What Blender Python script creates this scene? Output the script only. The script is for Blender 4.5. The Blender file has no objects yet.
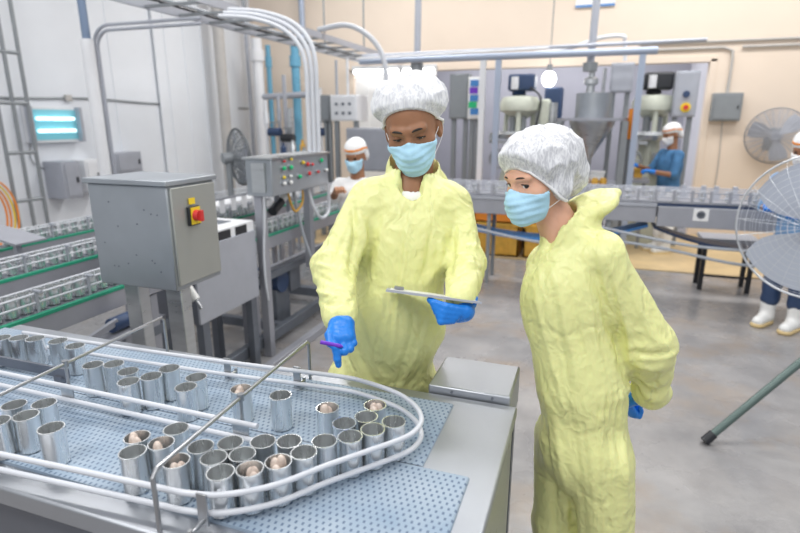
import bpy, bmesh, math, random
import numpy as np
from mathutils import Vector, Matrix

S = bpy.context.scene
COL = S.collection
# ------------------------------------------------------------------ camera
CAM_H, FPX, PITCH, YAW = 1.65, 540.0, math.radians(15.0), math.radians(19.3)
cam_d = bpy.data.cameras.new('camera')
cam = bpy.data.objects.new('camera', cam_d)
COL.objects.link(cam)
cam.location = (0, 0, CAM_H)
cam.rotation_euler = (math.radians(90) - PITCH, 0, YAW)
cam_d.sensor_width = 36.0
cam_d.lens = FPX / 800.0 * 36.0
cam_d.clip_start = 0.05
cam_d.dof.use_dof = True
cam_d.dof.focus_distance = 1.45
cam_d.dof.aperture_fstop = 2.6
S.camera = cam
# ------------------------------------------------------------------ world, lights, exposure
W = bpy.data.worlds.new('world'); S.world = W; W.use_nodes = True
bgn = W.node_tree.nodes['Background']
bgn.inputs[0].default_value = (0.93, 0.96, 1.0, 1)
bgn.inputs[1].default_value = 0.42
S.view_settings.view_transform = 'Standard'
S.view_settings.look = 'None'
S.view_settings.gamma = 1.0
S.view_settings.use_curve_mapping = False
S.view_settings.exposure = 0.38

def area(name, loc, rot, sx, sy, power, color=(1, 1, 1)):
    l = bpy.data.lights.new(name, 'AREA'); l.shape = 'RECTANGLE'
    l.size, l.size_y, l.energy, l.color = sx, sy, power, color
    o = bpy.data.objects.new(name, l); COL.objects.link(o)
    o.location = loc; o.rotation_euler = rot
    return o
for i, (x, y, pw) in enumerate([(-3.6, 2.6, 46), (-0.6, 3.0, 42), (1.8, 3.4, 42), (-3.0, 7.0, 64), (0.4, 7.0, 58), (2.6, 7.4, 44)]):
    area('unseen_overhead_light', (x, y, 4.6), (0, 0, 0), 2.2, 0.5, pw, (1.0, 0.98, 0.95))
area('unseen_overhead_light', (-1.4, -0.7, 3.7), (math.radians(24), 0, 0), 2.2, 0.5, 46, (1.0, 0.99, 0.97))  # unseen fill added above and behind the camera to brighten the two people
area('unseen_overhead_light', (1.6, -0.2, 3.9), (math.radians(14), math.radians(16), 0), 2.2, 0.5, 30, (1.0, 0.99, 0.97))  # second unseen fill, added on the right for the woman's coverall
area('alcove_light', (-1.0, 10.0, 3.3), (0, 0, 0), 3.5, 0.5, 60, (0.95, 0.97, 1.0))

# ------------------------------------------------------------------ pixel rays (photo 800x533) -> real points
_R = Vector((math.cos(YAW), math.sin(YAW), 0)); _F = Vector((-math.sin(YAW), math.cos(YAW), 0))
def ray(px, py):
    X = (px - 400) / FPX; V = (266.5 - py) / FPX
    f = math.cos(PITCH) + V * math.sin(PITCH); z = -math.sin(PITCH) + V * math.cos(PITCH)
    return _R * X + _F * f + Vector((0, 0, z))
def at(px, py, x=None, y=None, z=None, d=None):
    r = ray(px, py)
    if z is not None: t = (z - CAM_H) / r.z
    elif y is not None: t = y / r.y
    elif x is not None: t = x / r.x
    else: t = d
    return Vector((0, 0, CAM_H)) + r * t

# ------------------------------------------------------------------ materials
def mat(name, col, rough=0.5, metal=0.0, noise=0.0, nscale=8.0, col2=None, bump=0.0, bscale=60.0, spec=0.5,
        trans=0.0, alpha=1.0, emit=None, estr=0.0, stretch=None, rnoise=0.0, sss=0.0, coat=0.0):
    m = bpy.data.materials.new(name); m.use_nodes = True
    nt = m.node_tree; b = nt.nodes['Principled BSDF']
    b.inputs['Base Color'].default_value = (*col, 1)
    b.inputs['Roughness'].default_value = rough
    b.inputs['Metallic'].default_value = metal
    b.inputs['Specular IOR Level'].default_value = spec
    b.inputs['Transmission Weight'].default_value = trans
    b.inputs['Alpha'].default_value = alpha
    b.inputs['Coat Weight'].default_value = coat
    if sss:
        b.inputs['Subsurface Weight'].default_value = sss
        b.inputs['Subsurface Radius'].default_value = (0.02, 0.008, 0.004)
        b.inputs['Subsurface Scale'].default_value = 0.3
    if emit:
        b.inputs['Emission Color'].default_value = (*emit, 1); b.inputs['Emission Strength'].default_value = estr
    tc = nt.nodes.new('ShaderNodeTexCoord'); vec = tc.outputs['Object']
    if stretch:
        mp = nt.nodes.new('ShaderNodeMapping'); mp.inputs['Scale'].default_value = stretch
        nt.links.new(vec, mp.inputs['Vector']); vec = mp.outputs['Vector']
    if noise > 0 or rnoise > 0:
        n = nt.nodes.new('ShaderNodeTexNoise'); n.inputs['Scale'].default_value = nscale
        n.inputs['Detail'].default_value = 6; n.inputs['Roughness'].default_value = 0.6
        nt.links.new(vec, n.inputs['Vector'])
        r = nt.nodes.new('ShaderNodeValToRGB')
        r.color_ramp.elements[0].position = 0.32; r.color_ramp.elements[1].position = 0.68
        c2 = col2 or tuple(c * (1 - noise) for c in col)
        r.color_ramp.elements[0].color = (*c2, 1); r.color_ramp.elements[1].color = (*col, 1)
        nt.links.new(n.outputs['Fac'], r.inputs['Fac'])
        if noise > 0: nt.links.new(r.outputs['Color'], b.inputs['Base Color'])
        if rnoise > 0:
            mr = nt.nodes.new('ShaderNodeMapRange')
            mr.inputs['From Min'].default_value = 0.3; mr.inputs['From Max'].default_value = 0.7
            mr.inputs['To Min'].default_value = max(0.03, rough - rnoise); mr.inputs['To Max'].default_value = min(1, rough + rnoise)
            nt.links.new(n.outputs['Fac'], mr.inputs['Value']); nt.links.new(mr.outputs['Result'], b.inputs['Roughness'])
    if bump > 0:
        n2 = nt.nodes.new('ShaderNodeTexNoise'); n2.inputs['Scale'].default_value = bscale; n2.inputs['Detail'].default_value = 4
        nt.links.new(vec, n2.inputs['Vector'])
        bp = nt.nodes.new('ShaderNodeBump'); bp.inputs['Strength'].default_value = bump; bp.inputs['Distance'].default_value = 0.01
        nt.links.new(n2.outputs['Fac'], bp.inputs['Height']); nt.links.new(bp.outputs['Normal'], b.inputs['Normal'])
    return m

M = {}
M['steel'] = mat('brushed_steel', (0.60, 0.62, 0.64), 0.34, 0.9, noise=0.16, nscale=5, rnoise=0.1, stretch=(1, 1, 6))
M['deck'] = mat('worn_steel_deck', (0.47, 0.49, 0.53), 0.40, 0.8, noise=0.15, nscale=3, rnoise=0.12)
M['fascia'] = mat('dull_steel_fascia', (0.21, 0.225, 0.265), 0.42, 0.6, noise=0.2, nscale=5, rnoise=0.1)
M['cabinet'] = mat('cabinet_steel', (0.42, 0.45, 0.49), 0.42, 0.75, noise=0.15, nscale=4, rnoise=0.08)
M['can'] = mat('tin_plate', (0.86, 0.88, 0.89), 0.27, 0.92, noise=0.10, nscale=40, rnoise=0.06, stretch=(1, 1, 0.12))
M['rod'] = mat('white_nylon_rail', (0.60, 0.62, 0.67), 0.35, 0.0)
M['thinrod'] = mat('steel_rod', (0.42, 0.43, 0.45), 0.3, 0.9)
M['lilac'] = mat('pale_steel_frame', (0.41, 0.42, 0.47), 0.45, 0.45, noise=0.1, nscale=6)
M['darkframe'] = mat('dark_grey_frame', (0.20, 0.22, 0.26), 0.45, 0.5, noise=0.2, nscale=6)
M['green'] = mat('green_belt', (0.02, 0.30, 0.18), 0.5)
M['black'] = mat('black_plastic', (0.02, 0.022, 0.028), 0.4)
M['navy'] = mat('navy_paint', (0.03, 0.06, 0.14), 0.45)
M['blue'] = mat('blue_paint', (0.05, 0.22, 0.55), 0.45)
M['pipeblue'] = mat('sky_blue_pipe', (0.14, 0.38, 0.55), 0.45)
M['white'] = mat('white_paint', (0.80, 0.81, 0.84), 0.4, noise=0.06, nscale=5)
M['whiteplastic'] = mat('white_plastic', (0.82, 0.82, 0.82), 0.35)
M['door'] = mat('olive_grey_door', (0.46, 0.47, 0.45), 0.42, 0.6, noise=0.08, nscale=3)
M['grey'] = mat('grey_enamel', (0.27, 0.29, 0.31), 0.45, 0.2, noise=0.08, nscale=8)
M['midgrey'] = mat('mid_grey_enamel', (0.45, 0.47, 0.53), 0.45, 0.3, noise=0.08, nscale=8)
M['bluegrey'] = mat('blue_grey_paint', (0.40, 0.46, 0.58), 0.45, 0.2)
M['red'] = mat('red_plastic', (0.62, 0.04, 0.04), 0.3)
M['yellow'] = mat('yellow_plastic', (0.85, 0.62, 0.03), 0.4)
M['orange'] = mat('orange_plastic', (0.85, 0.28, 0.03), 0.45)
M['greenlamp'] = mat('green_push_button', (0.02, 0.5, 0.2), 0.25)
M['cast'] = mat('pale_green_casting', (0.62, 0.65, 0.56), 0.45, 0.15, noise=0.12, nscale=9)
M['skin_brown'] = mat('brown_skin', (0.33, 0.155, 0.08), 0.5, noise=0.12, nscale=30, sss=0.12)
M['skin_light'] = mat('light_skin', (0.74, 0.42, 0.29), 0.48, noise=0.07, nscale=30, sss=0.15)
M['hair'] = mat('dark_hair', (0.025, 0.017, 0.014), 0.55, noise=0.4, nscale=60)
M['glove'] = mat('blue_nitrile', (0.012, 0.21, 0.72), 0.34, bump=0.15, bscale=90)
M['mask'] = mat('pale_blue_mask', (0.46, 0.74, 0.92), 0.75, bump=0.12, bscale=200)
M['elastic'] = mat('white_elastic', (0.85, 0.85, 0.86), 0.8)
M['eye'] = mat('eye_white', (0.85, 0.82, 0.79), 0.2)
M['iris'] = mat('dark_iris', (0.02, 0.012, 0.01), 0.12)
M['purple'] = mat('purple_pen', (0.16, 0.03, 0.50), 0.3)
M['boot'] = mat('white_rubber', (0.85, 0.85, 0.84), 0.35)
M['sole'] = mat('tan_rubber', (0.72, 0.55, 0.28), 0.6)
M['denim'] = mat('blue_workwear', (0.07, 0.21, 0.42), 0.8, noise=0.3, nscale=14)
M['paleblue'] = mat('pale_blue_workwear', (0.22, 0.40, 0.68), 0.8, noise=0.2, nscale=14)
M['fish'] = mat('fish_flesh', (0.72, 0.62, 0.55), 0.45, noise=0.5, nscale=60, col2=(0.45, 0.35, 0.30))
M['hose'] = mat('grey_hose', (0.40, 0.43, 0.48), 0.4)
M['amber'] = mat('amber_crate', (0.80, 0.45, 0.07), 0.5, noise=0.3, nscale=9)
M['light'] = mat('fluorescent_tube', (1, 1, 1), 0.4, emit=(1, 1, 1), estr=6.0)
M['uv'] = mat('blue_white_tube', (0.7, 0.95, 1), 0.4, emit=(0.72, 0.97, 1.0), estr=1.1)

# ------------------------------------------------------------------ mesh builder (world coordinates in, one mesh object out)
def rootloc(o):
    l = Vector((0, 0, 0))
    while o is not None:
        l = l + o.location; o = o.parent
    return l
class MB:
    def __init__(s): s.v = []; s.f = []
    def add(s, vs, fs):
        k = len(s.v); s.v += [tuple(v) for v in vs]; s.f += [tuple(i + k for i in f) for f in fs]; return s
    def box(s, x0, y0, z0, x1, y1, z1):
        x0, x1 = min(x0, x1), max(x0, x1); y0, y1 = min(y0, y1), max(y0, y1); z0, z1 = min(z0, z1), max(z0, z1)
        vs = [(x, y, z) for z in (z0, z1) for y in (y0, y1) for x in (x0, x1)]
        return s.add(vs, [(0, 2, 3, 1), (4, 5, 7, 6), (0, 1, 5, 4), (2, 6, 7, 3), (0, 4, 6, 2), (1, 3, 7, 5)])
    def cb(s, c, sx, sy, sz, rz=0.0, rx=0.0, ry=0.0):
        Rm = Matrix.Rotation(rz, 3, 'Z') @ Matrix.Rotation(ry, 3, 'Y') @ Matrix.Rotation(rx, 3, 'X')
        vs = [Vector(c) + Rm @ Vector((x * sx / 2, y * sy / 2, z * sz / 2)) for z in (-1, 1) for y in (-1, 1) for x in (-1, 1)]
        return s.add(vs, [(0, 2, 3, 1), (4, 5, 7, 6), (0, 1, 5, 4), (2, 6, 7, 3), (0, 4, 6, 2), (1, 3, 7, 5)])
    def beam(s, p0, p1, w, h):
        p0, p1 = Vector(p0), Vector(p1); d = (p1 - p0).normalized()
        up = Vector((0, 0, 1)) if abs(d.z) < 0.95 else Vector((0, 1, 0))
        a = d.cross(up).normalized() * w / 2; b = a.cross(d).normalized() * h / 2
        vs = [p + i * a + j * b for p in (p0, p1) for (i, j) in ((-1, -1), (1, -1), (1, 1), (-1, 1))]
        return s.add(vs, [(3, 2, 1, 0), (4, 5, 6, 7), (0, 1, 5, 4), (1, 2, 6, 5), (2, 3, 7, 6), (3, 0, 4, 7)])
    def cyl(s, p0, p1, r0, r1=None, n=16):
        r1 = r0 if r1 is None else r1
        p0, p1 = Vector(p0), Vector(p1); d = (p1 - p0).normalized()
        up = Vector((0, 0, 1)) if abs(d.z) < 0.9 else Vector((0, 1, 0))
        a = d.cross(up).normalized(); b = a.cross(d).normalized()
        vs = []
        for p, r in ((p0, r0), (p1, r1)):
            vs += [p + r * (math.cos(2 * math.pi * i / n) * a + math.sin(2 * math.pi * i / n) * b) for i in range(n)]
        fs = [(i, n + i, n + (i + 1) % n, (i + 1) % n) for i in range(n)]
        fs += [tuple(range(n)), tuple(range(2 * n - 1, n - 1, -1))]
        return s.add(vs, fs)
    def tube(s, pts, r, n=8, closed=False):
        pts = [Vector(p) for p in pts]; m = len(pts); vs = []; fs = []
        prev = None
        for i, p in enumerate(pts):
            t = (pts[(i + 1) % m] - pts[i - 1]) if closed else (pts[min(i + 1, m - 1)] - pts[max(i - 1, 0)])
            t.normalize()
            if prev is None:
                up = Vector((0, 0, 1)) if abs(t.z) < 0.9 else Vector((0, 1, 0))
                a = t.cross(up).normalized()
            else:
                a = (prev - t * prev.dot(t)).normalized()
            prev = a; b = a.cross(t).normalized()
            rr = r[i] if isinstance(r, (list, tuple)) else r
            vs += [p + rr * (math.cos(2 * math.pi * k / n) * a + math.sin(2 * math.pi * k / n) * b) for k in range(n)]
        seg = m if closed else m - 1
        for i in range(seg):
            for k in range(n):
                j = (i + 1) % m
                fs.append((i * n + k, j * n + k, j * n + (k + 1) % n, i * n + (k + 1) % n))
        if not closed:
            fs += [tuple(range(n)), tuple(range(m * n - 1, m * n - n - 1, -1))]
        return s.add(vs, fs)
    def lathe(s, prof, c=(0, 0, 0), n=24, axis=None):
        c = Vector(c)
        Q = Vector((0, 0, 1)).rotation_difference(Vector(axis).normalized()).to_matrix() if axis is not None else Matrix.Identity(3)
        vs = []; fs = []; m = len(prof)
        for (r, z) in prof:
            vs += [c + Q @ Vector((r * math.cos(2 * math.pi * k / n), r * math.sin(2 * math.pi * k / n), z)) for k in range(n)]
        for i in range(m - 1):
            for k in range(n):
                fs.append((i * n + k, i * n + (k + 1) % n, (i + 1) * n + (k + 1) % n, (i + 1) * n + k))
        if prof[0][0] > 1e-4: fs.append(tuple(range(n - 1, -1, -1)))
        if prof[-1][0] > 1e-4: fs.append(tuple(range((m - 1) * n, m * n)))
        return s.add(vs, fs)
    def ell(s, c, rx, ry, rz, n=16, m=10):
        vs = [(c[0], c[1], c[2] - rz)]; fs = []
        for i in range(1, m):
            t = -math.pi / 2 + math.pi * i / m
            vs += [(c[0] + rx * math.cos(t) * math.cos(2 * math.pi * k / n), c[1] + ry * math.cos(t) * math.sin(2 * math.pi * k / n), c[2] + rz * math.sin(t)) for k in range(n)]
        vs.append((c[0], c[1], c[2] + rz)); L = len(vs) - 1
        for k in range(n): fs.append((0, 1 + (k + 1) % n, 1 + k)); fs.append((L, L - n + k, L - n + (k + 1) % n))
        for i in range(m - 2):
            for k in range(n):
                a = 1 + i * n; b = a + n
                fs.append((a + k, a + (k + 1) % n, b + (k + 1) % n, b + k))
        return s.add(vs, fs)
    def prism(s, poly, z0, z1):
        n = len(poly)
        vs = [(p[0], p[1], z0) for p in poly] + [(p[0], p[1], z1) for p in poly]
        return s.add(vs, [tuple(range(n - 1, -1, -1)), tuple(range(n, 2 * n))] + [(i, (i + 1) % n, n + (i + 1) % n, n + i) for i in range(n)])
    def build(s, name, m, parent=None, bevel=0.0, smooth=True, label=None):
        me = bpy.data.meshes.new(name)
        off = rootloc(parent) if parent is not None else Vector((0, 0, 0))
        me.from_pydata([(v[0] - off.x, v[1] - off.y, v[2] - off.z) for v in s.v], [], s.f)
        if smooth:
            me.polygons.foreach_set('use_smooth', [True] * len(me.polygons))
            me.set_sharp_from_angle(angle=math.radians(38))
        me.update()
        bm = bmesh.new(); bm.from_mesh(me); bmesh.ops.recalc_face_normals(bm, faces=bm.faces); bm.to_mesh(me); bm.free()
        o = bpy.data.objects.new(name, me); COL.objects.link(o)
        me.materials.append(M[m] if isinstance(m, str) else m)
        if parent is not None: o.parent = parent
        if bevel:
            bv = o.modifiers.new('bevel', 'BEVEL'); bv.width = bevel; bv.segments = 2; bv.limit_method = 'ANGLE'
        if label: o['label'] = label
        return o
def thing(name, label, cat, loc=(0, 0, 0), group=None):
    o = bpy.data.objects.new(name, None); COL.objects.link(o); o.empty_display_size = 0.05
    o.location = loc; o['label'] = label; o['category'] = cat
    if group: o['group'] = group
    return o
def tag(o, label, cat, group=None):
    o['label'] = label; o['category'] = cat
    if group: o['group'] = group
    return o
def struct(o): o['kind'] = 'structure'; return o
def stuff(o): o['kind'] = 'stuff'; return o
def dup(root, loc, label, group=None, rz=None):
    r = root.copy(); COL.objects.link(r); r.location = loc; r['label'] = label
    if rz is not None: r.rotation_euler = (0, 0, rz)
    if group: r['group'] = group
    for ch in list(root.children):
        c = ch.copy(); COL.objects.link(c); c.parent = r
        for g in list(ch.children):
            d = g.copy(); COL.objects.link(d); d.parent = c
    return r
def arc(c, r, a0, a1, n, u, v):
    c, u, v = Vector(c), Vector(u), Vector(v)
    return [c + r * (math.cos(a0 + (a1 - a0) * i / n) * u + math.sin(a0 + (a1 - a0) * i / n) * v) for i in range(n + 1)]
def spline(P, k=8):
    P = [Vector(p) for p in P]; out = []
    for i in range(len(P) - 1):
        p0 = P[max(i - 1, 0)]; p1 = P[i]; p2 = P[i + 1]; p3 = P[min(i + 2, len(P) - 1)]
        for j in range(k):
            t = j / k
            out.append(0.5 * ((2 * p1) + (p2 - p0) * t + (2 * p0 - 5 * p1 + 4 * p2 - p3) * t * t + (3 * p1 - p0 - 3 * p2 + p3) * t ** 3))
    out.append(P[-1]); return out
ORD = ['first', 'second', 'third', 'fourth', 'fifth', 'sixth', 'seventh', 'eighth', 'ninth', 'tenth', 'eleventh', 'twelfth',
       'thirteenth', 'fourteenth', 'fifteenth', 'sixteenth', 'seventeenth', 'eighteenth', 'nineteenth', 'twentieth'] + \
      ['twenty-' + s for s in ('first', 'second', 'third', 'fourth', 'fifth', 'sixth', 'seventh', 'eighth', 'ninth')] + ['thirtieth'] + \
      ['thirty-' + s for s in ('first', 'second', 'third', 'fourth', 'fifth', 'sixth', 'seventh', 'eighth', 'ninth')] + ['fortieth']
# ================================================================== SETTING
def belt_mat():
    m = mat('perforated_belt', (0.43, 0.53, 0.64), 0.42, 0.0)
    nt = m.node_tree; b = nt.nodes['Principled BSDF']
    tc = nt.nodes.new('ShaderNodeTexCoord')
    sx = nt.nodes.new('ShaderNodeSeparateXYZ'); nt.links.new(tc.outputs['Object'], sx.inputs[0])
    def math_(op, a, bb=None):
        n = nt.nodes.new('ShaderNodeMath'); n.operation = op
        for i, q in enumerate((a, bb)):
            if q is None: continue
            if isinstance(q, (int, float)): n.inputs[i].default_value = q
            else: nt.links.new(q, n.inputs[i])
        return n.outputs[0]
    P = 0.0145
    row = math_('FLOOR', math_('DIVIDE', sx.outputs['Y'], P))
    half = math_('MULTIPLY', math_('MODULO', math_('ADD', row, 1000), 2.0), 0.5)
    u = math_('ABSOLUTE', math_('SUBTRACT', math_('FRACT', math_('ADD', math_('DIVIDE', sx.outputs['X'], P), math_('ADD', half, 100.0))), 0.5))
    v = math_('ABSOLUTE', math_('SUBTRACT', math_('FRACT', math_('ADD', math_('DIVIDE', sx.outputs['Y'], P), 100.0)), 0.5))
    hu = math_('LESS_THAN', u, 0.17); hv = math_('LESS_THAN', v, 0.26)
    hole = math_('MULTIPLY', hu, hv)
    seam = math_('LESS_THAN', v, 0.5)
    mx = nt.nodes.new('ShaderNodeMix'); mx.data_type = 'RGBA'
    nt.links.new(hole, mx.inputs['Factor'])
    n = nt.nodes.new('ShaderNodeTexNoise'); n.inputs['Scale'].default_value = 9; n.inputs['Detail'].default_value = 5
    nt.links.new(tc.outputs['Object'], n.inputs['Vector'])
    rp = nt.nodes.new('ShaderNodeValToRGB')
    rp.color_ramp.elements[0].position = 0.3; rp.color_ramp.elements[1].position = 0.7
    rp.color_ramp.elements[0].color = (0.25, 0.335, 0.44, 1); rp.color_ramp.elements[1].color = (0.36, 0.43, 0.51, 1)
    nt.links.new(n.outputs['Fac'], rp.inputs['Fac'])
    nt.links.new(rp.outputs['Color'], mx.inputs['A'])
    mx.inputs['B'].default_value = (0.115, 0.165, 0.25, 1)
    nt.links.new(mx.outputs['Result'], b.inputs['Base Color'])
    bp = nt.nodes.new('ShaderNodeBump'); bp.invert = True; bp.inputs['Strength'].default_value = 0.5; bp.inputs['Distance'].default_value = 0.003
    nt.links.new(hole, bp.inputs['Height']); nt.links.new(bp.outputs['Normal'], b.inputs['Normal'])
    return m
M['belt'] = belt_mat()
def floor_mat():
    m = mat('wet_concrete', (0.5, 0.48, 0.47), 0.35, 0.0)
    nt = m.node_tree; b = nt.nodes['Principled BSDF']
    tc = nt.nodes.new('ShaderNodeTexCoord')
    def noise(s, d=6, off=(0, 0, 0), sc=(1, 1, 1)):
        mp = nt.nodes.new('ShaderNodeMapping'); mp.inputs['Location'].default_value = off; mp.inputs['Scale'].default_value = sc
        nt.links.new(tc.outputs['Object'], mp.inputs['Vector'])
        n = nt.nodes.new('ShaderNodeTexNoise'); n.inputs['Scale'].default_value = s; n.inputs['Detail'].default_value = d
        n.inputs['Roughness'].default_value = 0.62
        nt.links.new(mp.outputs['Vector'], n.inputs['Vector']); return n.outputs['Fac']
    def ramp(f, p0, c0, p1, c1):
        r = nt.nodes.new('ShaderNodeValToRGB'); e = r.color_ramp.elements
        e[0].position = p0; e[0].color = (*c0, 1); e[1].position = p1; e[1].color = (*c1, 1)
        nt.links.new(f, r.inputs['Fac']); return r.outputs['Color']
    def mix(f, a, bb):
        x = nt.nodes.new('ShaderNodeMix'); x.data_type = 'RGBA'
        nt.links.new(f, x.inputs['Factor'])
        for k, q in (('A', a), ('B', bb)):
            if isinstance(q, tuple): x.inputs[k].default_value = (*q, 1)
            else: nt.links.new(q, x.inputs[k])
        return x.outputs['Result']
    base = ramp(noise(2.2, 8), 0.3, (0.22, 0.215, 0.222), 0.7, (0.37, 0.36, 0.362))
    warm = ramp(noise(1.1, 6, (3, 5, 0)), 0.5, (0, 0, 0), 0.68, (0.75, 0.75, 0.75))
    c = mix(warm, base, (0.34, 0.26, 0.19))
    fine = ramp(noise(30, 5), 0.30, (0.8, 0.8, 0.8), 0.42, (0, 0, 0))
    stain = ramp(noise(0.9, 5, (9, 2, 0), (1, 2.2, 1)), 0.56, (0, 0, 0), 0.72, (0.6, 0.6, 0.6))
    c = mix(stain, c, (0.17, 0.165, 0.17))
    nt.links.new(c, b.inputs['Base Color'])
    rr = ramp(noise(1.6, 4, (1, 1, 0)), 0.36, (0.10, 0.10, 0.10), 0.66, (0.48, 0.48, 0.48))
    nt.links.new(rr, b.inputs['Roughness'])
    bp = nt.nodes.new('ShaderNodeBump'); bp.inputs['Strength'].default_value = 0.12; bp.inputs['Distance'].default_value = 0.01
    nt.links.new(noise(22, 5), bp.inputs['Height']); nt.links.new(bp.outputs['Normal'], b.inputs['Normal'])
    return m
M['floor'] = floor_mat()
M['cream'] = mat('cream_wall_paint', (0.82, 0.695, 0.58), 0.5, noise=0.05, nscale=1.3)
M['whitewall'] = mat('white_insulated_panel', (0.80, 0.83, 0.88), 0.22, noise=0.05, nscale=1.5)
M['lavender'] = mat('lavender_alcove_wall', (0.38, 0.385, 0.45), 0.5, noise=0.08, nscale=2)
M['alcove_white'] = mat('pale_alcove_panel', (0.72, 0.72, 0.78), 0.4, noise=0.05, nscale=2)
M['kerb'] = mat('cream_floor', (0.70, 0.52, 0.28), 0.4, noise=0.25, nscale=3)

b = MB().box(-6.2, -1.0, -0.1, 4.0, 11.6, 0); struct(b.build('floor', 'floor'))
w = struct(MB().box(-6.15, 0.2, 0, -6.0, 9.15, 4.4).build('wall_left', 'whitewall'))
# back wall with its wide opening
b = MB().box(-6.0, 9.0, 0, -4.05, 9.15, 4.4)
b.box(-4.05, 9.0, 2.5, 1.5, 9.15, 4.4).box(1.5, 9.0, 0, 4.0, 9.15, 4.4)
struct(b.build('wall_back', 'cream', smooth=False))
b = MB().box(-4.05, 11.2, 0, 1.5, 11.35, 4.0); struct(b.build('wall_alcove_back', 'lavender'))
struct(MB().box(-4.2, 9.15, 0, -4.05, 11.35, 4.0).build('wall_alcove_left', 'alcove_white'))
struct(MB().box(1.5, 9.15, 0, 1.65, 11.35, 4.0).build('wall_alcove_right', 'alcove_white'))
b = MB()
b.box(1.44, 8.985, 0, 1.52, 9.16, 2.5).box(-4.07, 8.985, 0, -3.99, 9.16, 2.5).box(-4.07, 8.985, 2.46, 1.52, 9.16, 2.54)
struct(b.build('trim_opening', 'cream', bevel=0.004))
# raised cream-coloured floor band under the back line
b = MB().box(-4.0, 6.6, 0, 3.9, 8.99, 0.012); struct(b.build('floor_cream_band', 'kerb'))
# panel seams on the left wall (cover strips)
b = MB()
for y in (2.2, 3.4, 4.6, 5.8): b.box(-6.0, y - 0.02, 0, -5.992, y + 0.02, 4.4)
struct(b.build('trim_panel_joints', 'whitewall'))
# ================================================================== PACKING TABLE
TZ = 0.90
TX0, TX1, TY0, TY1 = -2.02, -0.135, 0.652, 1.352
tb = thing('packing_table', 'long stainless steel packing table with perforated blue belt in the foreground', 'table', (-1.0, 1.0, 0))
b = MB().box(TX0, TY0, TZ - 0.03, TX1, TY1, TZ)
b.box(TX0, TY0 - 0.002, TZ - 0.045, TX1 + 0.002, TY0 + 0.012, TZ - 0.001)
b.build('table_top', 'deck', tb, bevel=0.004)
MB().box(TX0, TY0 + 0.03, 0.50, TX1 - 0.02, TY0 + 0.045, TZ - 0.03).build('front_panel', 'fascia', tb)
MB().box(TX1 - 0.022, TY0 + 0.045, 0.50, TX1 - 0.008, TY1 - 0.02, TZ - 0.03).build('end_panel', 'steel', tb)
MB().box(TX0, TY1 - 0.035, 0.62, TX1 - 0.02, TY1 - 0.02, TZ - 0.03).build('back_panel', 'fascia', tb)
for x in (TX0 + 0.08, -1.1, TX1 - 0.05):
    for y in (TY0 + 0.075, TY1 - 0.065):
        MB().box(x - 0.025, y - 0.025, 0, x + 0.025, y + 0.025, TZ - 0.03).build('leg', 'steel', tb, bevel=0.003)
# belt A (long) and belt B (front strip, reaching further right): modular plastic belts with rounded ends
def belt(x0, x1, y0, y1, name, tip=None):
    bb = MB().box(x0, y0, TZ, x1 - 0.004, y1, TZ + 0.007)
    bb.cyl((x1 - 0.006, y0, TZ + 0.001), (x1 - 0.006, y1, TZ + 0.001), 0.006, n=12)
    return bb.build(name, 'belt', tb)
belt(TX0, -0.30, 1.008, 1.298, 'belt')
belt(TX0, -0.192, 0.712, 1.004, 'belt')
b = MB().box(TX0, 1.0045, TZ, -0.30, 1.0075, TZ + 0.006); b.build('belt_joint', 'darkframe', tb)

# guide rails -----------------------------------------------------
ZU, ZL = 0.972, 0.932
outer = [at(-60, 441, z=ZU), at(0, 454, z=ZU), at(76, 470, z=ZU), at(152, 486, z=ZU), at(186, 493, z=ZU), at(225, 494.5, z=ZU), at(275, 485, z=ZU),
         at(325, 466, z=ZU), at(365, 452, z=ZU), at(400, 439.5, z=ZU), at(415, 431, z=ZU), at(421.5, 420, z=ZU), at(417, 408, z=ZU), at(405, 397.5, z=ZU),
         at(391, 390.5, z=ZU), at(366, 382, z=ZU), at(341, 376.5, z=ZU), at(270, 367.5, z=ZU), at(200, 358.5, z=ZU), at(110, 345.5, z=ZU), at(23, 332.5, z=ZU)]
outer = spline(outer, 6)
gr = thing('guide_rail', 'pale double guide rail looping around the cans on the perforated belt', 'rail', (-0.9, 1.0, TZ))
MB().tube(outer, 0.0062, 10).build('upper_rod', 'rod', gr)
MB().tube([(p.x, p.y, ZL) for p in outer], 0.0062, 10).build('lower_rod', 'rod', gr)
def rail_post(p, side, root):
    mb = MB().box(p.x - 0.011, p.y + side * 0.0085 - 0.002, TZ + 0.012, p.x + 0.011, p.y + side * 0.0085 + 0.002, ZU + 0.008)
    mb.cyl((p.x, p.y, TZ + 0.022), (p.x, p.y + side * 0.046, TZ + 0.022), 0.005, n=10)
    mb.cyl((p.x, p.y + side * 0.046, TZ + 0.03), (p.x, p.y + side * 0.046, TZ + 0.001), 0.005, n=10)
    return mb.build('bracket', 'thinrod', root)
near = [p for p in outer if p.y < 0.76]; far = [p for p in outer if p.y > 1.2]
def pick(L, x): return min(L, key=lambda p: abs(p.x - x))
rail_post(pick(near, -0.63), -1, gr); rail_post(pick(near, -1.2), -1, gr)
rail_post(pick(far, -0.75), 1, gr); rail_post(pick(far, -1.35), 1, gr)

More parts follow.
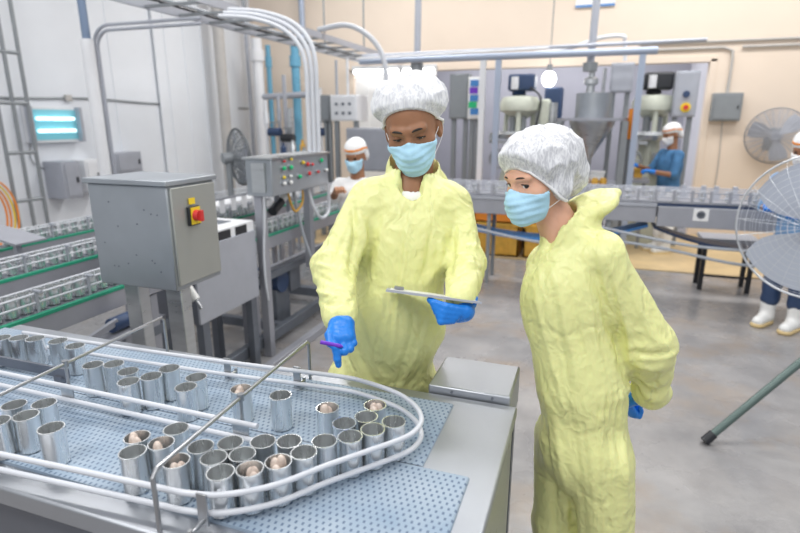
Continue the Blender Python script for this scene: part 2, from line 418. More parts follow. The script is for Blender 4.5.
inner_u = [at(0, 379, z=ZU), at(135, 399.5, z=ZU), at(200, 411.5, z=ZU), at(260, 424, z=ZU)]
y_in = [p.y for p in inner_u]
ir = thing('inner_guide_rail', 'short straight double guide rail ending mid-belt, hung from the rod bridge', 'rail', (-1.2, 1.0, TZ))
xe = inner_u[-1].x
i_line = [Vector((TX0 + 0.05, sum(y_in) / 4, ZU)), Vector((xe, sum(y_in) / 4, ZU))]
YI = sum(y_in) / 4
MB().tube(i_line, 0.0068, 10).build('upper_rod', 'rod', ir)
MB().tube([(TX0 + 0.05, YI, ZL), (xe - 0.01, YI, ZL)], 0.0068, 10).build('lower_rod', 'rod', ir)
for xx in (-0.728, -1.275):
    MB().box(xx - 0.022, YI + 0.006, ZL - 0.012, xx + 0.022, YI + 0.009, ZU - 0.002).build('bracket', 'steel', ir)
# second, flat inner guide further back on the left
p = at(68, 371, z=0.95)
g2 = MB().box(TX0, p.y - 0.004, 0.925, p.x, p.y + 0.004, 0.955).box(p.x - 0.05, p.y - 0.01, TZ + 0.008, p.x - 0.02, p.y + 0.01, 0.93)
tag(g2.build('guide_strip', 'fascia'), 'dark flat guide strip between the can rows at the far left of the belt', 'rail')

# rod bridges: a rod across the belt with a leg at each end ----------
def bridge(a, b_, z, label, hang=None):
    t = thing('rod_bridge', label, 'bridge', (a[0], a[1], TZ))
    a, b_ = Vector((a[0], a[1], z)), Vector((b_[0], b_[1], z)); d_ = (b_ - a).normalized()
    dn = Vector((0, 0, 1))
    pts = [Vector((a.x, a.y, TZ + 0.001)), a - dn * 0.012, a + d_ * 0.012, b_ - d_ * 0.012, b_ - dn * 0.012, Vector((b_.x, b_.y, TZ + 0.001))]
    MB().tube(pts, 0.0048, 8).build('rod', 'thinrod', t)
    if hang is not None:
        f_ = (hang - a.y) / (b_.y - a.y); x = a.x + (b_.x - a.x) * f_
        mb = MB().cyl((x, hang, z), (x, hang, ZL - 0.005), 0.004, n=8)
        mb.cyl((x, hang, z - 0.008), (x, hang, z + 0.009), 0.008, n=10)
        mb.build('hanger', 'thinrod', t)
    return t
bridge((-0.713, 0.660), (-0.742, 1.305), 1.03, 'L-bent steel rod bridge crossing over the belt in front of the cans', YI + 0.014)
bridge((-1.262, 0.672), (-1.29, 1.325), 1.03, 'steel rod bridge crossing the belt further left, beside the grey cabinet', YI + 0.014)
# cans ---------------------------------------------------------------
CR, CH = 0.0262, 0.088
def can_mesh(name):
    prof = [(0.0, 0.002), (CR * 0.86, 0.002), (CR * 0.9, 0.0), (CR, 0.002), (CR * 0.985, 0.006), (CR * 0.985, CH - 0.006), (CR * 1.045, CH - 0.003), (CR * 1.045, CH),
            (CR * 0.95, CH), (CR * 0.94, CH - 0.004), (CR * 0.94, 0.006), (0.0, 0.006)]
    return MB().lathe(prof, n=28).build(name, 'can')
can0 = can_mesh('tin_can')
def fish_mesh(parent, seed):
    rnd = random.Random(seed); mb = MB()
    L = parent.location
    for k in range(3):
        a = rnd.uniform(0, 6.28); r = 0.009
        mb.ell((L.x + r * math.cos(a + k * 2.1), L.y + r * math.sin(a + k * 2.1), L.z + CH - 0.022 + rnd.uniform(-0.004, 0.012)), 0.011, 0.009, 0.02, 12, 8)
    return mb.build('fish_filling', 'fish', parent, label='pinkish fish pieces packed inside')
CANS = [  # px, py of the top rim centre, fish, words
 (206, 449, 0, 'leftmost can against the front bend'), (229.5, 444.5, 0, 'second-row can with a scrap on its wall'), (244.5, 454, 0, 'can wedged behind the front row at the bend'),
 (265.5, 444.5, 0, 'dark-mouthed can behind the front row'), (289, 446, 0, 'can just right of the dark-mouthed one'), (218, 459.5, 0, 'front-row can left of the nearest can'),
 (230.5, 471, 0, 'nearest can of all at the curved rail'), (255.5, 465, 1, 'front-row can holding pale fish, second along the rail'), (281, 462, 1, 'third can along the curved rail'),
 (305, 454, 0, 'fourth can along the curved rail'), (327, 446, 0, 'fifth can along the curved rail'), (349, 439, 0, 'sixth can along the curved rail'),
 (369, 431.5, 0, 'seventh can along the curved rail'), (387.5, 424.5, 0, 'last can at the right end of the curved rail'), (348, 426, 0, 'can tucked behind the sixth rail can'),
 (366.5, 418.5, 0, 'can tucked behind the seventh rail can'), (373, 408.5, 1, 'rearmost can of the cluster at the right end'), (327.5, 408, 1, 'lone can full to the rim with fish standing mid-belt'),
 (280.5, 395.5, 0, 'lone can standing behind the rod hanger'), (51, 428, 0, 'lone can at the left front, rightmost of its cluster'), (23, 415, 0, 'front middle can of the left cluster'),
 (3, 420, 0, 'can cut by the left edge in the left cluster'), (14, 405, 0, 'rear left can of the left cluster'), (41, 405.5, 0, 'rear right can of the left cluster'),
 (137, 437.5, 1, 'back can of the five beside the bridge leg'), (135, 451, 0, 'front left can of the five beside the bridge leg'), (160, 443, 1, 'can of the five beside the bridge leg with fish sticking out'),
 (175, 430, 0, 'rear right can of the five beside the bridge leg'), (176, 461, 1, 'can right behind the bridge leg, heaped with fish'), (4, 338, 0, 'far can at the left photo edge behind the inner rail'),
 (18, 338, 0, 'second far can from the left edge'), (33, 338.5, 0, 'third far can from the left edge'), (58, 341, 0, 'far can standing left of the rod bridge'),
 (75, 346, 0, 'far can half hidden by the bridge hanger'), (93, 365, 0, 'can right of the bridge hanger'), (113.5, 364, 0, 'far can beneath the back rail'),
 (131, 381, 0, 'front can of the trio behind the inner rail'), (128, 371.5, 0, 'rear left can of the trio behind the inner rail'), (151, 376, 0, 'middle can behind the inner rail'),
 (167, 369.5, 0, 'rear can under the back rail'), (186, 387, 0, 'front can of the pair by the inner rail'), (196, 377.5, 0, 'rear can of the pair by the inner rail'),
 (241, 389, 1, 'can with a raised pale lump seen past the slanting rod')]
pos = [at(c[0], c[1], z=TZ + 0.007 + CH) for c in CANS]
def seg_pt(p):
    best = None
    for q in outer:
        d = math.hypot(p.x - q.x, p.y - q.y)
        if best is None or d < best[0]: best = (d, q)
    return best
for it in range(40):
    for i in range(len(pos)):
        for j in range(i):
            d = Vector((pos[i].x - pos[j].x, pos[i].y - pos[j].y, 0)); L = d.length
            if L < 2 * CR * 1.055:
                c = d.normalized() * (2 * CR * 1.055 - L) / 2; pos[i] += c; pos[j] -= c
        dd, q = seg_pt(pos[i])
        mn = CR * 1.05 + 0.0085
        if dd < mn:
            dv = Vector((pos[i].x - q.x, pos[i].y - q.y, 0)).normalized(); pos[i] += dv * (mn - dd)
        if pos[i].x < xe + 0.02 and abs(pos[i].y - YI) < CR * 1.05 + 0.009:
            pos[i].y = YI + math.copysign(CR * 1.05 + 0.009, pos[i].y - YI)
for i, (c, p) in enumerate(zip(CANS, pos)):
    if i == 0: o = can0
    else:
        o = can0.copy(); COL.objects.link(o)
    o.location = (p.x, p.y, TZ + 0.0082); o.rotation_euler = (0, 0, i * 1.3)
    tag(o, 'open tin can: ' + c[3], 'can', 'open tin cans on the packing table')
    if c[2]:
        o.rotation_euler = (0, 0, 0); fish_mesh(o, i)

# steel box behind the right end of the table -------------------------
x0, x1, y0, y1 = -0.390, -0.155, 1.358, 1.565
sb = thing('steel_stand', 'low stainless steel box stand behind the right end of the packing table', 'stand', (-0.28, 1.48, 0))
b = MB().box(x0, y0, 0.80, x1, y1, 0.922)
b.build('top_box', 'deck', sb, bevel=0.006)
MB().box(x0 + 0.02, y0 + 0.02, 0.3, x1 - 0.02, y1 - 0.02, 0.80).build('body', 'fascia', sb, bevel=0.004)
for x in (x0 + 0.025, x1 - 0.025):
    for y in (y0 + 0.025, y1 - 0.025): MB().box(x - 0.02, y - 0.02, 0, x + 0.02, y + 0.02, 0.80).build('leg', 'darkframe', sb)
for x in (x0 + 0.07, x1 - 0.05): MB().cyl((x, y0 - 0.0035, 0.910), (x, y0 + 0.002, 0.910), 0.004, n=12).build('bolt', 'darkframe', sb)

# grey electrical cabinet on two legs, left ------------------------------
CX0, CX1, CY0, CY1, CZ0, CZ1 = -1.975, -1.567, 1.70, 1.985, 0.972, 1.405
cb = thing('electrical_cabinet', 'big grey steel electrical cabinet with a red rotary switch, on legs behind the table', 'cabinet', (-1.77, 1.84, 0))
MB().box(CX0, CY0, CZ0, CX1, CY1, CZ1).build('body', 'cabinet', cb, bevel=0.006)
MB().box(CX0 - 0.012, CY0 - 0.014, CZ1, CX1 + 0.012, CY1 + 0.012, CZ1 + 0.022).build('lid', 'cabinet', cb, bevel=0.004)
MB().box(CX1 - 0.002, CY0 + 0.012, CZ0 + 0.02, CX1 + 0.010, CY1 - 0.006, CZ1 - 0.008).build('door', 'door', cb, bevel=0.004)
for (x, y) in ((CX0 + 0.10, CY0 + 0.09), (CX1 - 0.05, CY0 + 0.06)):
    MB().box(x - 0.04, y - 0.03, 0, x + 0.04, y + 0.03, CZ0).build('leg', 'steel', cb, bevel=0.004)
MB().beam((CX0 + 0.10, CY0 + 0.09, 0.5), (CX1 - 0.05, CY0 + 0.06, 0.5), 0.03, 0.04).build('brace', 'steel', cb)
sp = at(193, 215, x=CX1 + 0.012)
sw = MB().box(sp.x - 0.002, sp.y - 0.034, sp.z - 0.042, sp.x + 0.012, sp.y + 0.030, sp.z + 0.038).build('switch_plate', 'black', cb, bevel=0.003)
MB().box(sp.x + 0.012, sp.y - 0.026, sp.z - 0.036, sp.x + 0.016, sp.y + 0.028, sp.z + 0.034).build('switch_face', 'yellow', sw)
kn = MB().cyl((sp.x + 0.014, sp.y, sp.z), (sp.x + 0.034, sp.y, sp.z), 0.024, 0.021, 20)
kn.cb((sp.x + 0.040, sp.y, sp.z), 0.022, 0.014, 0.046); kn.build('switch_knob', 'red', sw, bevel=0.002)
MB().prism([(sp.x + 0.001, sp.y - 0.02), (sp.x + 0.004, sp.y - 0.02), (sp.x + 0.004, sp.y + 0.016), (sp.x + 0.001, sp.y + 0.016)], sp.z + 0.046, sp.z + 0.072).build('warning_sticker', 'yellow', cb)
rnd = random.Random(4)
for k in range(14):
    xx, zz = rnd.uniform(CX0 + 0.03, CX1 - 0.03), rnd.uniform(CZ0 + 0.05, CZ1 - 0.05)
    MB().cyl((xx, CY0 - 0.0012, zz), (xx, CY0 + 0.001, zz), 0.0035, n=8).build('rivet', 'darkframe', cb)
M['tanpipe'] = mat('tan_grey_pipe', (0.52, 0.50, 0.48), 0.5, noise=0.1)
# ================================================================== LEFT SIDE: can conveyors running towards the back
small_can = None
def conveyor_line(x0, x1, y0, y1, label, zt=0.85, legs=(), posts=0.14, extra=True, post_range=None):
    t = thing('can_conveyor', label, 'conveyor', ((x0 + x1) / 2, y0, 0))
    MB().box(x0 + 0.02, y0, zt - 0.03, x1 - 0.02, y1, zt).build('belt', 'darkframe', t)
    MB().box(x1 - 0.021, y0, zt - 0.012, x1 + 0.003, y1, zt + 0.003).build('green_edge', 'green', t)
    for x in (x0, x1 - 0.02):
        MB().box(x, y0, zt - 0.10, x + 0.02, y1, zt - 0.012).build('side_beam', 'lilac', t, bevel=0.003)
    MB().box(x0 + 0.01, y0, zt - 0.34, x0 + 0.05, y1, zt - 0.29).build('lower_beam', 'lilac', t)
    MB().box(x1 - 0.05, y0, zt - 0.34, x1 - 0.01, y1, zt - 0.29).build('lower_beam', 'darkframe', t)
    for xo, sgn in ((x0 + 0.035, -1), (x1 - 0.035, 1)):
        for z in (zt + 0.045, zt + 0.085):
            MB().cyl((xo, y0, z), (xo, y1, z), 0.0055, n=8).build('guide_rod', 'rod', t)
    ys = []
    ra, rb = post_range or (y0, y1)
    y = ra + 0.05
    while y < rb:
        ys.append(y); y += posts
    for y in ys:
        MB().box(x1 - 0.030, y - 0.006, zt, x1 - 0.024, y + 0.006, zt + 0.105).cyl((x1 - 0.04, y, zt + 0.10), (x1 + 0.008, y, zt + 0.10), 0.006, n=8).build('rail_bracket', 'midgrey', t)
    for y in legs:
        for x in (x0 + 0.02, x1 - 0.045):
            MB().box(x, y - 0.025, 0, x + 0.03, y + 0.025, zt - 0.11).build('leg', 'lilac', t)
    return t
CA = conveyor_line(-2.33, -2.18, 0.85, 2.36, 'green-belted can conveyor nearest the table, running behind the grey cabinet', legs=(1.0, 2.2), posts=0.26, post_range=(1.0, 2.1))
CA2 = conveyor_line(-2.33, -2.18, 3.06, 6.2, 'green-belted can conveyor passing under the push-button control box', legs=(3.15, 4.6, 6.0), posts=0.26, post_range=(3.2, 5.0))
CB_ = conveyor_line(-2.99, -2.84, 1.2, 6.4, 'middle green-belted can conveyor left of the grey cabinet', legs=(1.4, 3.0, 4.6, 6.2), posts=0.26, post_range=(1.7, 4.6))
CC = conveyor_line(-3.71, -3.56, 1.6, 6.4, 'farthest can conveyor along the white wall', legs=(1.8, 3.4, 5.0, 6.2), posts=0.3, post_range=(2.1, 5.0))
def cans_on(xc, ya, yb, pitch, where, grp, zt=0.85):
    y = ya; k = 0
    while y < yb:
        o = can0.copy(); COL.objects.link(o); o.location = (xc, y, zt + 0.0012); o.rotation_euler = (0, 0, k)
        tag(o, '%s tin can from the near end %s' % (ORD[min(k, 39)], where), 'can', grp)
        y += pitch; k += 1
cans_on(-2.255, 1.02, 2.28, 0.066, 'of the nearest conveyor left of the cabinet', 'cans on the nearest conveyor')
cans_on(-2.255, 3.25, 4.9, 0.075, 'of the conveyor under the control box', 'cans under the control box')
cans_on(-2.915, 1.72, 4.1, 0.082, 'of the middle green conveyor', 'cans on the middle conveyor')
cans_on(-3.635, 2.2, 4.4, 0.085, 'of the farthest conveyor by the wall', 'cans on the far conveyor')
# floor-level base frame of the line
bf = thing('base_frame', 'dark steel base frame on the floor under the conveyors', 'frame', (-2.2, 3.2, 0))
MB().box(-2.190, 2.3, 0.06, -2.136, 4.5, 0.14).build('long_beam', 'darkframe', bf, bevel=0.004)
MB().box(-1.99, 2.4, 0.0, -1.93, 3.8, 0.06).build('long_beam', 'lilac', bf, bevel=0.004)
MB().box(-3.2, 4.3, 0.06, -2.03, 4.38, 0.14).build('cross_beam', 'darkframe', bf, bevel=0.004)
MB().box(-3.2, 3.42, 0.06, -2.195, 3.48, 0.13).build('cross_beam', 'darkframe', bf, bevel=0.004)
for x in (-3.15, -2.06): MB().box(x - 0.03, 4.29, 0, x + 0.03, 4.39, 0.5).build('leg', 'darkframe', bf, bevel=0.003)

# guarded transfer head between the two conveyor runs
gh = thing('transfer_head', 'steel transfer head with pale guard panel and slotted white top beside the cabinet', 'machine', (-2.26, 2.7, 0))
MB().box(-2.09, 2.41, 0.50, -2.075, 3.01, 0.955).build('guard_panel', 'midgrey', gh, bevel=0.002)
MB().box(-2.44, 2.41, 0.50, -2.09, 3.01, 0.93).build('body', 'fascia', gh)
tp = MB().box(-2.50, 2.40, 0.93, -2.09, 3.02, 1.02).build('top_plate', 'white', gh, bevel=0.004)
for y in (2.54, 2.71, 2.88):
    MB().box(-2.091, y - 0.06, 0.955, -2.084, y + 0.055, 1.008).build('slot', 'black', tp)
    MB().box(-2.40, y - 0.055, 1.019, -2.20, y + 0.055, 1.023).build('slot', 'darkframe', tp)
for (x, y) in ((-2.40, 2.46), (-2.40, 2.95), (-2.105, 2.46), (-2.105, 2.95)): MB().box(x - 0.025, y - 0.03, 0, x + 0.025, y + 0.03, 0.50).build('leg', 'darkframe', gh)
rk = thing('slat_rack', 'white slatted can rack above the middle conveyor', 'rack', (-2.7, 3.2, 0))
MB().box(-2.83, 2.6, 1.03, -2.60, 4.6, 1.045).build('rack_tray', 'white', rk)
for k in range(14): MB().box(-2.60, 2.64 + k * 0.14, 0.985, -2.594, 2.70 + k * 0.14, 1.09).build('slat', 'white', rk)
MB().box(-2.602, 2.6, 1.085, -2.590, 4.6, 1.10).build('slat_rail', 'lilac', rk)
for y in (2.7, 4.5): MB().box(-2.72, y - 0.02, 0, -2.68, y + 0.02, 1.03).build('leg', 'lilac', rk)
# inclined chute between the middle and far conveyors
p = [(-3.52, 2.25, 1.0), (-3.16, 2.0, 0.86)]
ch = thing('can_chute', 'tilted plain steel chute plate between the two left conveyors', 'chute', (-3.33, 2.2, 0))
MB().cb((-3.33, 2.26, 0.985), 0.40, 0.20, 0.012, ry=0.16).build('plate', 'lilac', ch)
for (x, z) in ((-3.46, 0.99), (-3.2, 0.945)): MB().box(x - 0.015, 2.2, 0, x + 0.015, 2.23, z).build('leg', 'lilac', ch)

# drive: roller shaft, motor, beams under the nearest conveyor
dr = thing('drive_unit', 'black belt-drive motor with a roller on a bracket under the nearest conveyor', 'motor', (-2.05, 1.75, 0))
MB().cyl((-2.12, 1.84, 0.70), (-2.12, 2.02, 0.70), 0.036, n=20).build('motor', 'navy', dr)
MB().box(-2.12, 1.86, 0.0, -2.06, 1.94, 0.64).build('post', 'lilac', dr, bevel=0.003)
MB().box(-2.16, 1.55, 0.64, -2.05, 2.02, 0.66).build('bracket', 'lilac', dr)
MB().cyl((-2.15, 1.58, 0.72), (-2.06, 1.58, 0.72), 0.018, n=18).build('roller', 'whiteplastic', dr)
MB().beam((-2.10, 1.56, 0.66), (-2.10, 1.86, 0.72), 0.02, 0.03).build('arm', 'lilac', dr)
tr = thing('side_channel', 'pale steel channel rail running low beside the nearest conveyor', 'rail', (-2.08, 1.6, 0))
MB().box(-2.10, 0.95, 0.70, -2.065, 1.53, 0.735).build('channel', 'lilac', tr)
for y in (1.02, 1.45): MB().box(-2.095, y - 0.015, 0, -2.07, y + 0.015, 0.70).build('leg', 'lilac', tr)
cy = thing('air_cylinder', 'white pneumatic cylinder hanging below the grey cabinet', 'cylinder', (-1.80, 2.05, 0))
MB().cyl((-1.88, 2.06, 0.93), (-1.79, 2.06, 0.80), 0.022, n=16).build('barrel', 'whiteplastic', cy)
MB().cyl((-1.79, 2.06, 0.80), (-1.76, 2.06, 0.757), 0.009, n=10).build('piston_rod', 'thinrod', cy)
MB().box(-1.92, 2.02, 0.0, -1.88, 2.09, 0.96).build('mount', 'darkframe', cy)
# push-button control box on a post -------------------------------------
kb = thing('control_box', 'grey push-button control box on a post with green and red buttons', 'control panel', (-2.05, 3.4, 0))
kb_body = MB().prism([(-2.15, 3.06), (-1.95, 3.06), (-1.95, 3.86), (-2.15, 3.86)], 1.175, 1.415)
kb_body.build('housing', 'cabinet', kb, bevel=0.006)
MB().box(-2.165, 3.045, 1.415, -1.935, 3.875, 1.427).build('lid', 'steel', kb)
MB().box(-2.13, 3.10, 0.0, -2.07, 3.16, 1.175).build('post', 'lilac', kb, bevel=0.004)
MB().box(-2.13, 3.76, 0.5, -2.07, 3.82, 1.175).build('bracket', 'lilac', kb, bevel=0.004)
MB().box(-2.10, 3.048, 1.20, -2.0, 3.06, 1.39).build('side_plate', 'steel', kb)
BTN = [(510, 141, 'greenlamp', .016), (545, 136, 'greenlamp', .018), (545, 96, 'yellow', .009), (510, 106, 'red', .009), (605, 112, 'yellow', .014), (628, 120, 'red', .018), (652, 121, 'red', .012),
       (697, 101, 'greenlamp', .018), (590, 181, 'greenlamp', .017), (637, 166, 'red', .017), (680, 158, 'red', .012), (722, 148, 'whiteplastic', .014), (510, 186, 'yellow', .012), (543, 179, 'whiteplastic', .012), (512, 216, 'whiteplastic', .015), (545, 210, 'whiteplastic', .015)]
for (px, py, mm, r) in BTN:
    p = at(180 + px / 4.98, 140 + py / 4.98, x=-1.95)
    bz = MB().cyl((-1.951, p.y, p.z), (-1.940, p.y, p.z), r * 1.15, n=16).build('button_ring', 'thinrod', kb)
    MB().lathe([(r * .85, 0), (r * .85, 0.012), (r * .5, 0.018), (0, 0.019)], (-1.942, p.y, p.z), 16, axis=(1, 0, 0)).build('button', mm, bz)
# motor head hanging below and hoses
hm = thing('sensor_head', 'black sensor head on a clamp under the control box', 'sensor', (-2.12, 3.35, 0))
MB().cyl((-2.12, 3.30, 1.03), (-2.12, 3.42, 1.09), 0.035, n=16).build('barrel', 'black', hm)
MB().cyl((-2.12, 3.42, 1.09), (-2.12, 3.48, 1.12), 0.03, n=16).build('lens_cap', 'whiteplastic', hm)
MB().box(-2.13, 3.35, 1.05, -2.11, 3.40, 1.173).build('bracket', 'darkframe', hm)
def hose(name, pts, r, m, label, cat='hose', k=8):
    o = MB().tube(spline(pts, k), r, 8).build(name, m); return tag(o, label, cat)
hose('white_hose', [(-2.0, 3.62, 1.172), (-1.97, 3.64, 1.02), (-1.95, 3.72, 0.93), (-1.95, 3.84, 0.96), (-1.97, 3.90, 1.08), (-2.0, 3.90, 1.3)], 0.013, 'rod', 'white hose looping under the right end of the control box')
hose('grey_hose', [(-2.06, 3.50, 1.172), (-2.04, 3.52, 1.0), (-2.03, 3.6, 0.75), (-2.02, 3.72, 0.55), (-2.02, 3.9, 0.52), (-2.03, 4.0, 0.62)], 0.012, 'hose', 'grey hose hanging from the control box towards the floor frame')
hose('grey_hose', [(-2.02, 3.36, 1.172), (-2.01, 3.38, 1.08), (-2.01, 3.44, 1.02), (-2.01, 3.54, 1.07), (-2.02, 3.57, 1.172)], 0.009, 'amber', 'short amber hose loop right under the control box', 'hose')
hose('pale_cable', [(-2.03, 3.075, 1.172), (-2.03, 3.06, 1.0), (-2.04, 3.045, 0.8), (-2.045, 3.05, 0.6), (-2.045, 3.07, 0.45)], 0.008, 'rod', 'pale cable running down the control box post', 'cable')
# floor level clutter under control box: dark gearbox
gx = thing('gearbox', 'dark blue gearbox and shaft mounted low behind the guard panel', 'gearbox', (-2.4, 3.7, 0))
MB().cyl((-2.55, 3.6, 0.42), (-2.25, 3.6, 0.42), 0.09, n=20).build('motor', 'navy', gx)
MB().box(-2.40, 3.52, 0.0, -2.27, 3.72, 0.36).build('stand', 'darkframe', gx, bevel=0.005)
MB().box(-2.34, 3.70, 0.3, -2.24, 3.86, 0.5).build('gear_housing', 'darkframe', gx, bevel=0.01)

# ------------------------------------------------------------------ left wall items
rk3 = thing('pipe_ladder', 'grey steel ladder rack standing against the white left wall', 'ladder', (-5.6, 4.2, 0))
ly = [at(2.5, 133, x=-5.6).y, at(18, 133, x=-5.6).y, at(32.5, 133, x=-5.6).y]
for y in ly: MB().cyl((-5.6, y, 0), (-5.6, y, 4.2), 0.020, n=10).build('rail', 'grey', rk3)
for (px, py) in ((8, 52), (12, 103), (16, 153), (22, 201)):
    z = at(px, py, x=-5.6).z
    MB().cyl((-5.6, ly[0], z), (-5.6, ly[2], z), 0.018, n=8).build('rung', 'grey', rk3)
hc = thing('hose_coil', 'coiled orange air hose hanging on the white left wall', 'hose', tuple(at(0, 210, x=-5.6)))
c = at(0, 205, x=-5.55)
for k in range(4):
    MB().tube([(c.x + 0.02 * k - 0.03, c.y - 0.06 + (0.13 + 0.025 * k) * math.cos(a), c.z - 0.1 + (0.26 + 0.03 * k) * math.sin(a)) for a in [i * math.pi / 14 for i in range(28)]], 0.010, 8, True).build('coil', 'orange' if k != 2 else 'yellow', hc)
MB().box(-6.0, c.y - 0.08, c.z + 0.13, -5.5, c.y - 0.04, c.z + 0.19).build('hook', 'grey', hc)

def wallbox(name, px0, py0, px1, py1, label, m, x=-6.0, depth=0.2, cat='box', door=True):
    p0, p1 = at(px0, py0, x=x + depth), at(px1, py1, x=x + depth)
    t = thing(name, label, cat, (x, (p0.y + p1.y) / 2, p1.z))
    MB().box(x, p0.y, p1.z, x + depth, p1.y, p0.z).build('body', m, t, bevel=0.006)
    if door:
        MB().box(x + depth, p0.y + 0.03, p1.z + 0.03, x + depth + 0.012, p1.y - 0.03, p0.z - 0.03).build('door', m, t, bevel=0.004)
        MB().box(x + depth + 0.012, p1.y - 0.07, (p0.z + p1.z) / 2 - 0.03, x + depth + 0.025, p1.y - 0.05, (p0.z + p1.z) / 2 + 0.03).build('latch', 'black', t)
    return t
wallbox('wall_enclosure', 61, 162, 84, 197, 'larger grey steel enclosure on the left wall below the glowing lamp', 'midgrey', depth=0.3)
wallbox('wall_enclosure', 84, 160, 104, 190, 'pale enclosure with a dark strip beside the larger grey wall box', 'white', depth=0.22)
wallbox('wall_enclosure', 115, 153, 143, 171, 'small lilac-grey enclosure on the left wall right of the white pole', 'midgrey', depth=0.2)
# insect lamp
p0, p1 = at(32, 109, x=-5.86), at(83, 139, x=-5.86)
il = thing('insect_lamp', 'wall-mounted insect lamp with two glowing blue-white tubes', 'lamp', (-6, (p0.y + p1.y) / 2, p1.z))
MB().box(-6.0, p0.y - 0.03, p1.z - 0.03, -5.93, p1.y + 0.03, p0.z + 0.03).build('housing', 'white', il, bevel=0.006)
MB().box(-5.93, p0.y, p1.z, -5.925, p1.y, p0.z).build('reflector', mat('teal_reflector', (0.25, 0.62, 0.72), 0.3), il)
for f in (0.30, 0.70):
    z = p1.z + (p0.z - p1.z) * f
    MB().cyl((-5.89, p0.y + 0.06, z), (-5.89, p1.y - 0.06, z), 0.022, n=10).build('tube', 'uv', il)
for y in (p0.y - 0.02, p1.y + 0.02): MB().box(-5.93, y - 0.02, p1.z - 0.03, -5.86, y + 0.02, p0.z + 0.03).build('end_cap', 'midgrey', il)
hose('wall_cable', [(-5.985, 3.2, 1.92), (-5.985, 4.4, 1.90), (-5.985, 5.4, 1.93), (-5.985, 6.5, 1.90), (-5.985, 8.9, 1.88)], 0.012, 'grey', 'thin grey cable strung along the white left wall', 'cable')
hose('wall_cable', [(-5.985, 4.2, 1.92), (-5.985, 4.6, 1.74), (-5.985, 4.5, 1.2), (-5.985, 5.2, 0.95)], 0.006, 'grey', 'thin wire drooping below the insect lamp on the left wall', 'cable')
wj = MB().box(-5.99, 5.02, 1.89, -5.95, 5.1, 1.96).build('junction_box', 'tanpipe')
tag(wj, 'small cable junction on the left wall above the insect lamp', 'junction box')

# white pole with blue upper part, conduits bending to the cable tray
wp = thing('service_pole', 'white service pole with a slate-blue upper length left of the cabinet', 'pole', (-4.5, 4.1, 0))
zb = at(85.5, 39, x=-4.5).z
MB().cyl((-4.5, 4.1, 0), (-4.5, 4.1, zb), 0.055, n=16).build('lower_pole', 'white', wp)
MB().cyl((-4.5, 4.1, zb), (-4.5, 4.1, 4.2), 0.036, n=14).build('upper_pole', mat('slate_blue_pipe', (0.16, 0.22, 0.33), 0.4), wp)
y_c = 4.22
for k, (a, nm) in enumerate(((0.0, 'left conduit bending over beside the white pole'), (0.05, 'right conduit bending over beside the white pole'))):
    top = at(118, 24, y=y_c).z - a * 0.9; x0 = at(96, 60, y=y_c).x + a * 0.9
    r_ = 0.20 - a * 0.8
    pts = [(x0, y_c, 1.1), (x0, y_c, top - r_)] + arc((x0 + r_, y_c, top - r_), r_, math.pi, math.pi / 2, 8, (1, 0, 0), (0, 0, 1)) + [(-3.3, y_c, top)]
    tag(MB().tube(pts, 0.015, 8).build('conduit', 'midgrey'), 'grey ' + nm, 'conduit')

# overhead cable tray -----------------------------------------------------
TRX0, TRX1, TRZ = -3.72, -3.12, 2.62
ct = thing('cable_tray', 'long overhead ladder cable tray running to the back wall', 'cable tray', (-3.4, 6, TRZ))
for x in (TRX0, TRX1):
    MB().box(x - 0.012, 2.6, TRZ - 0.035, x + 0.012, 8.98, TRZ + 0.035).build('side_rail', 'midgrey', ct)
for k in range(15): MB().box(TRX0, 2.75 + k * 0.42, TRZ - 0.03, TRX1, 2.785 + k * 0.42, TRZ - 0.01).build('rung', 'grey', ct)
for y in (4.6, 7.4):
    for x in (TRX0, TRX1): MB().cyl((x, y, TRZ), (x, y, 4.2), 0.012, n=8).build('hanger', 'grey', ct)
for k, (mm, nm) in enumerate((('black', 'black'), ('hose', 'grey'))):
    tag(MB().tube(spline([(TRX0 + 0.12 + 0.1 * k, 2.6, TRZ + 0.012), (TRX0 + 0.16 + 0.09 * k, 4.0, TRZ + 0.012), (TRX0 + 0.1 + 0.11 * k, 5.5, TRZ + 0.012), (TRX0 + 0.14 + 0.1 * k, 8.9, TRZ + 0.012)]), 0.014, 8).build('power_cable', mm), nm + ' cable lying in the overhead tray', 'cable')
# white conduit bundle sweeping from the tray down into the control box
yb = 3.72
P = [at(225, 13, y=yb), at(256, 15, y=yb), at(285, 24, y=yb), at(303, 40, y=yb), at(311, 62, y=yb), at(313, 100, y=yb)]
P = [Vector((p.x, yb, p.z)) for p in P]; P.append(Vector((P[-1].x, yb, 1.43)))
for k in range(3):
    off = Vector((0.028 * (k - 1), 0.02 * k - 0.03, 0.024 * (k - 1)))
    tag(MB().tube(spline([p + off for p in P[:-1]] + [P[-1] + Vector((off.x, off.y, 0))], 6), 0.0165, 10).build('white_conduit', 'rod'),
        ['lower', 'middle', 'upper'][k] + ' white conduit of the bundle curving down to the control box', 'conduit')
yb = 6.2
P = [at(318, 30, y=yb), at(345, 25, y=yb), at(365, 33, y=yb), at(379, 48, y=yb), at(385, 66, y=yb), at(386, 92, y=yb)]
tag(MB().tube(spline(P, 6), 0.03, 10).build('white_conduit', 'rod'), 'single white conduit arching down behind the man', 'conduit')

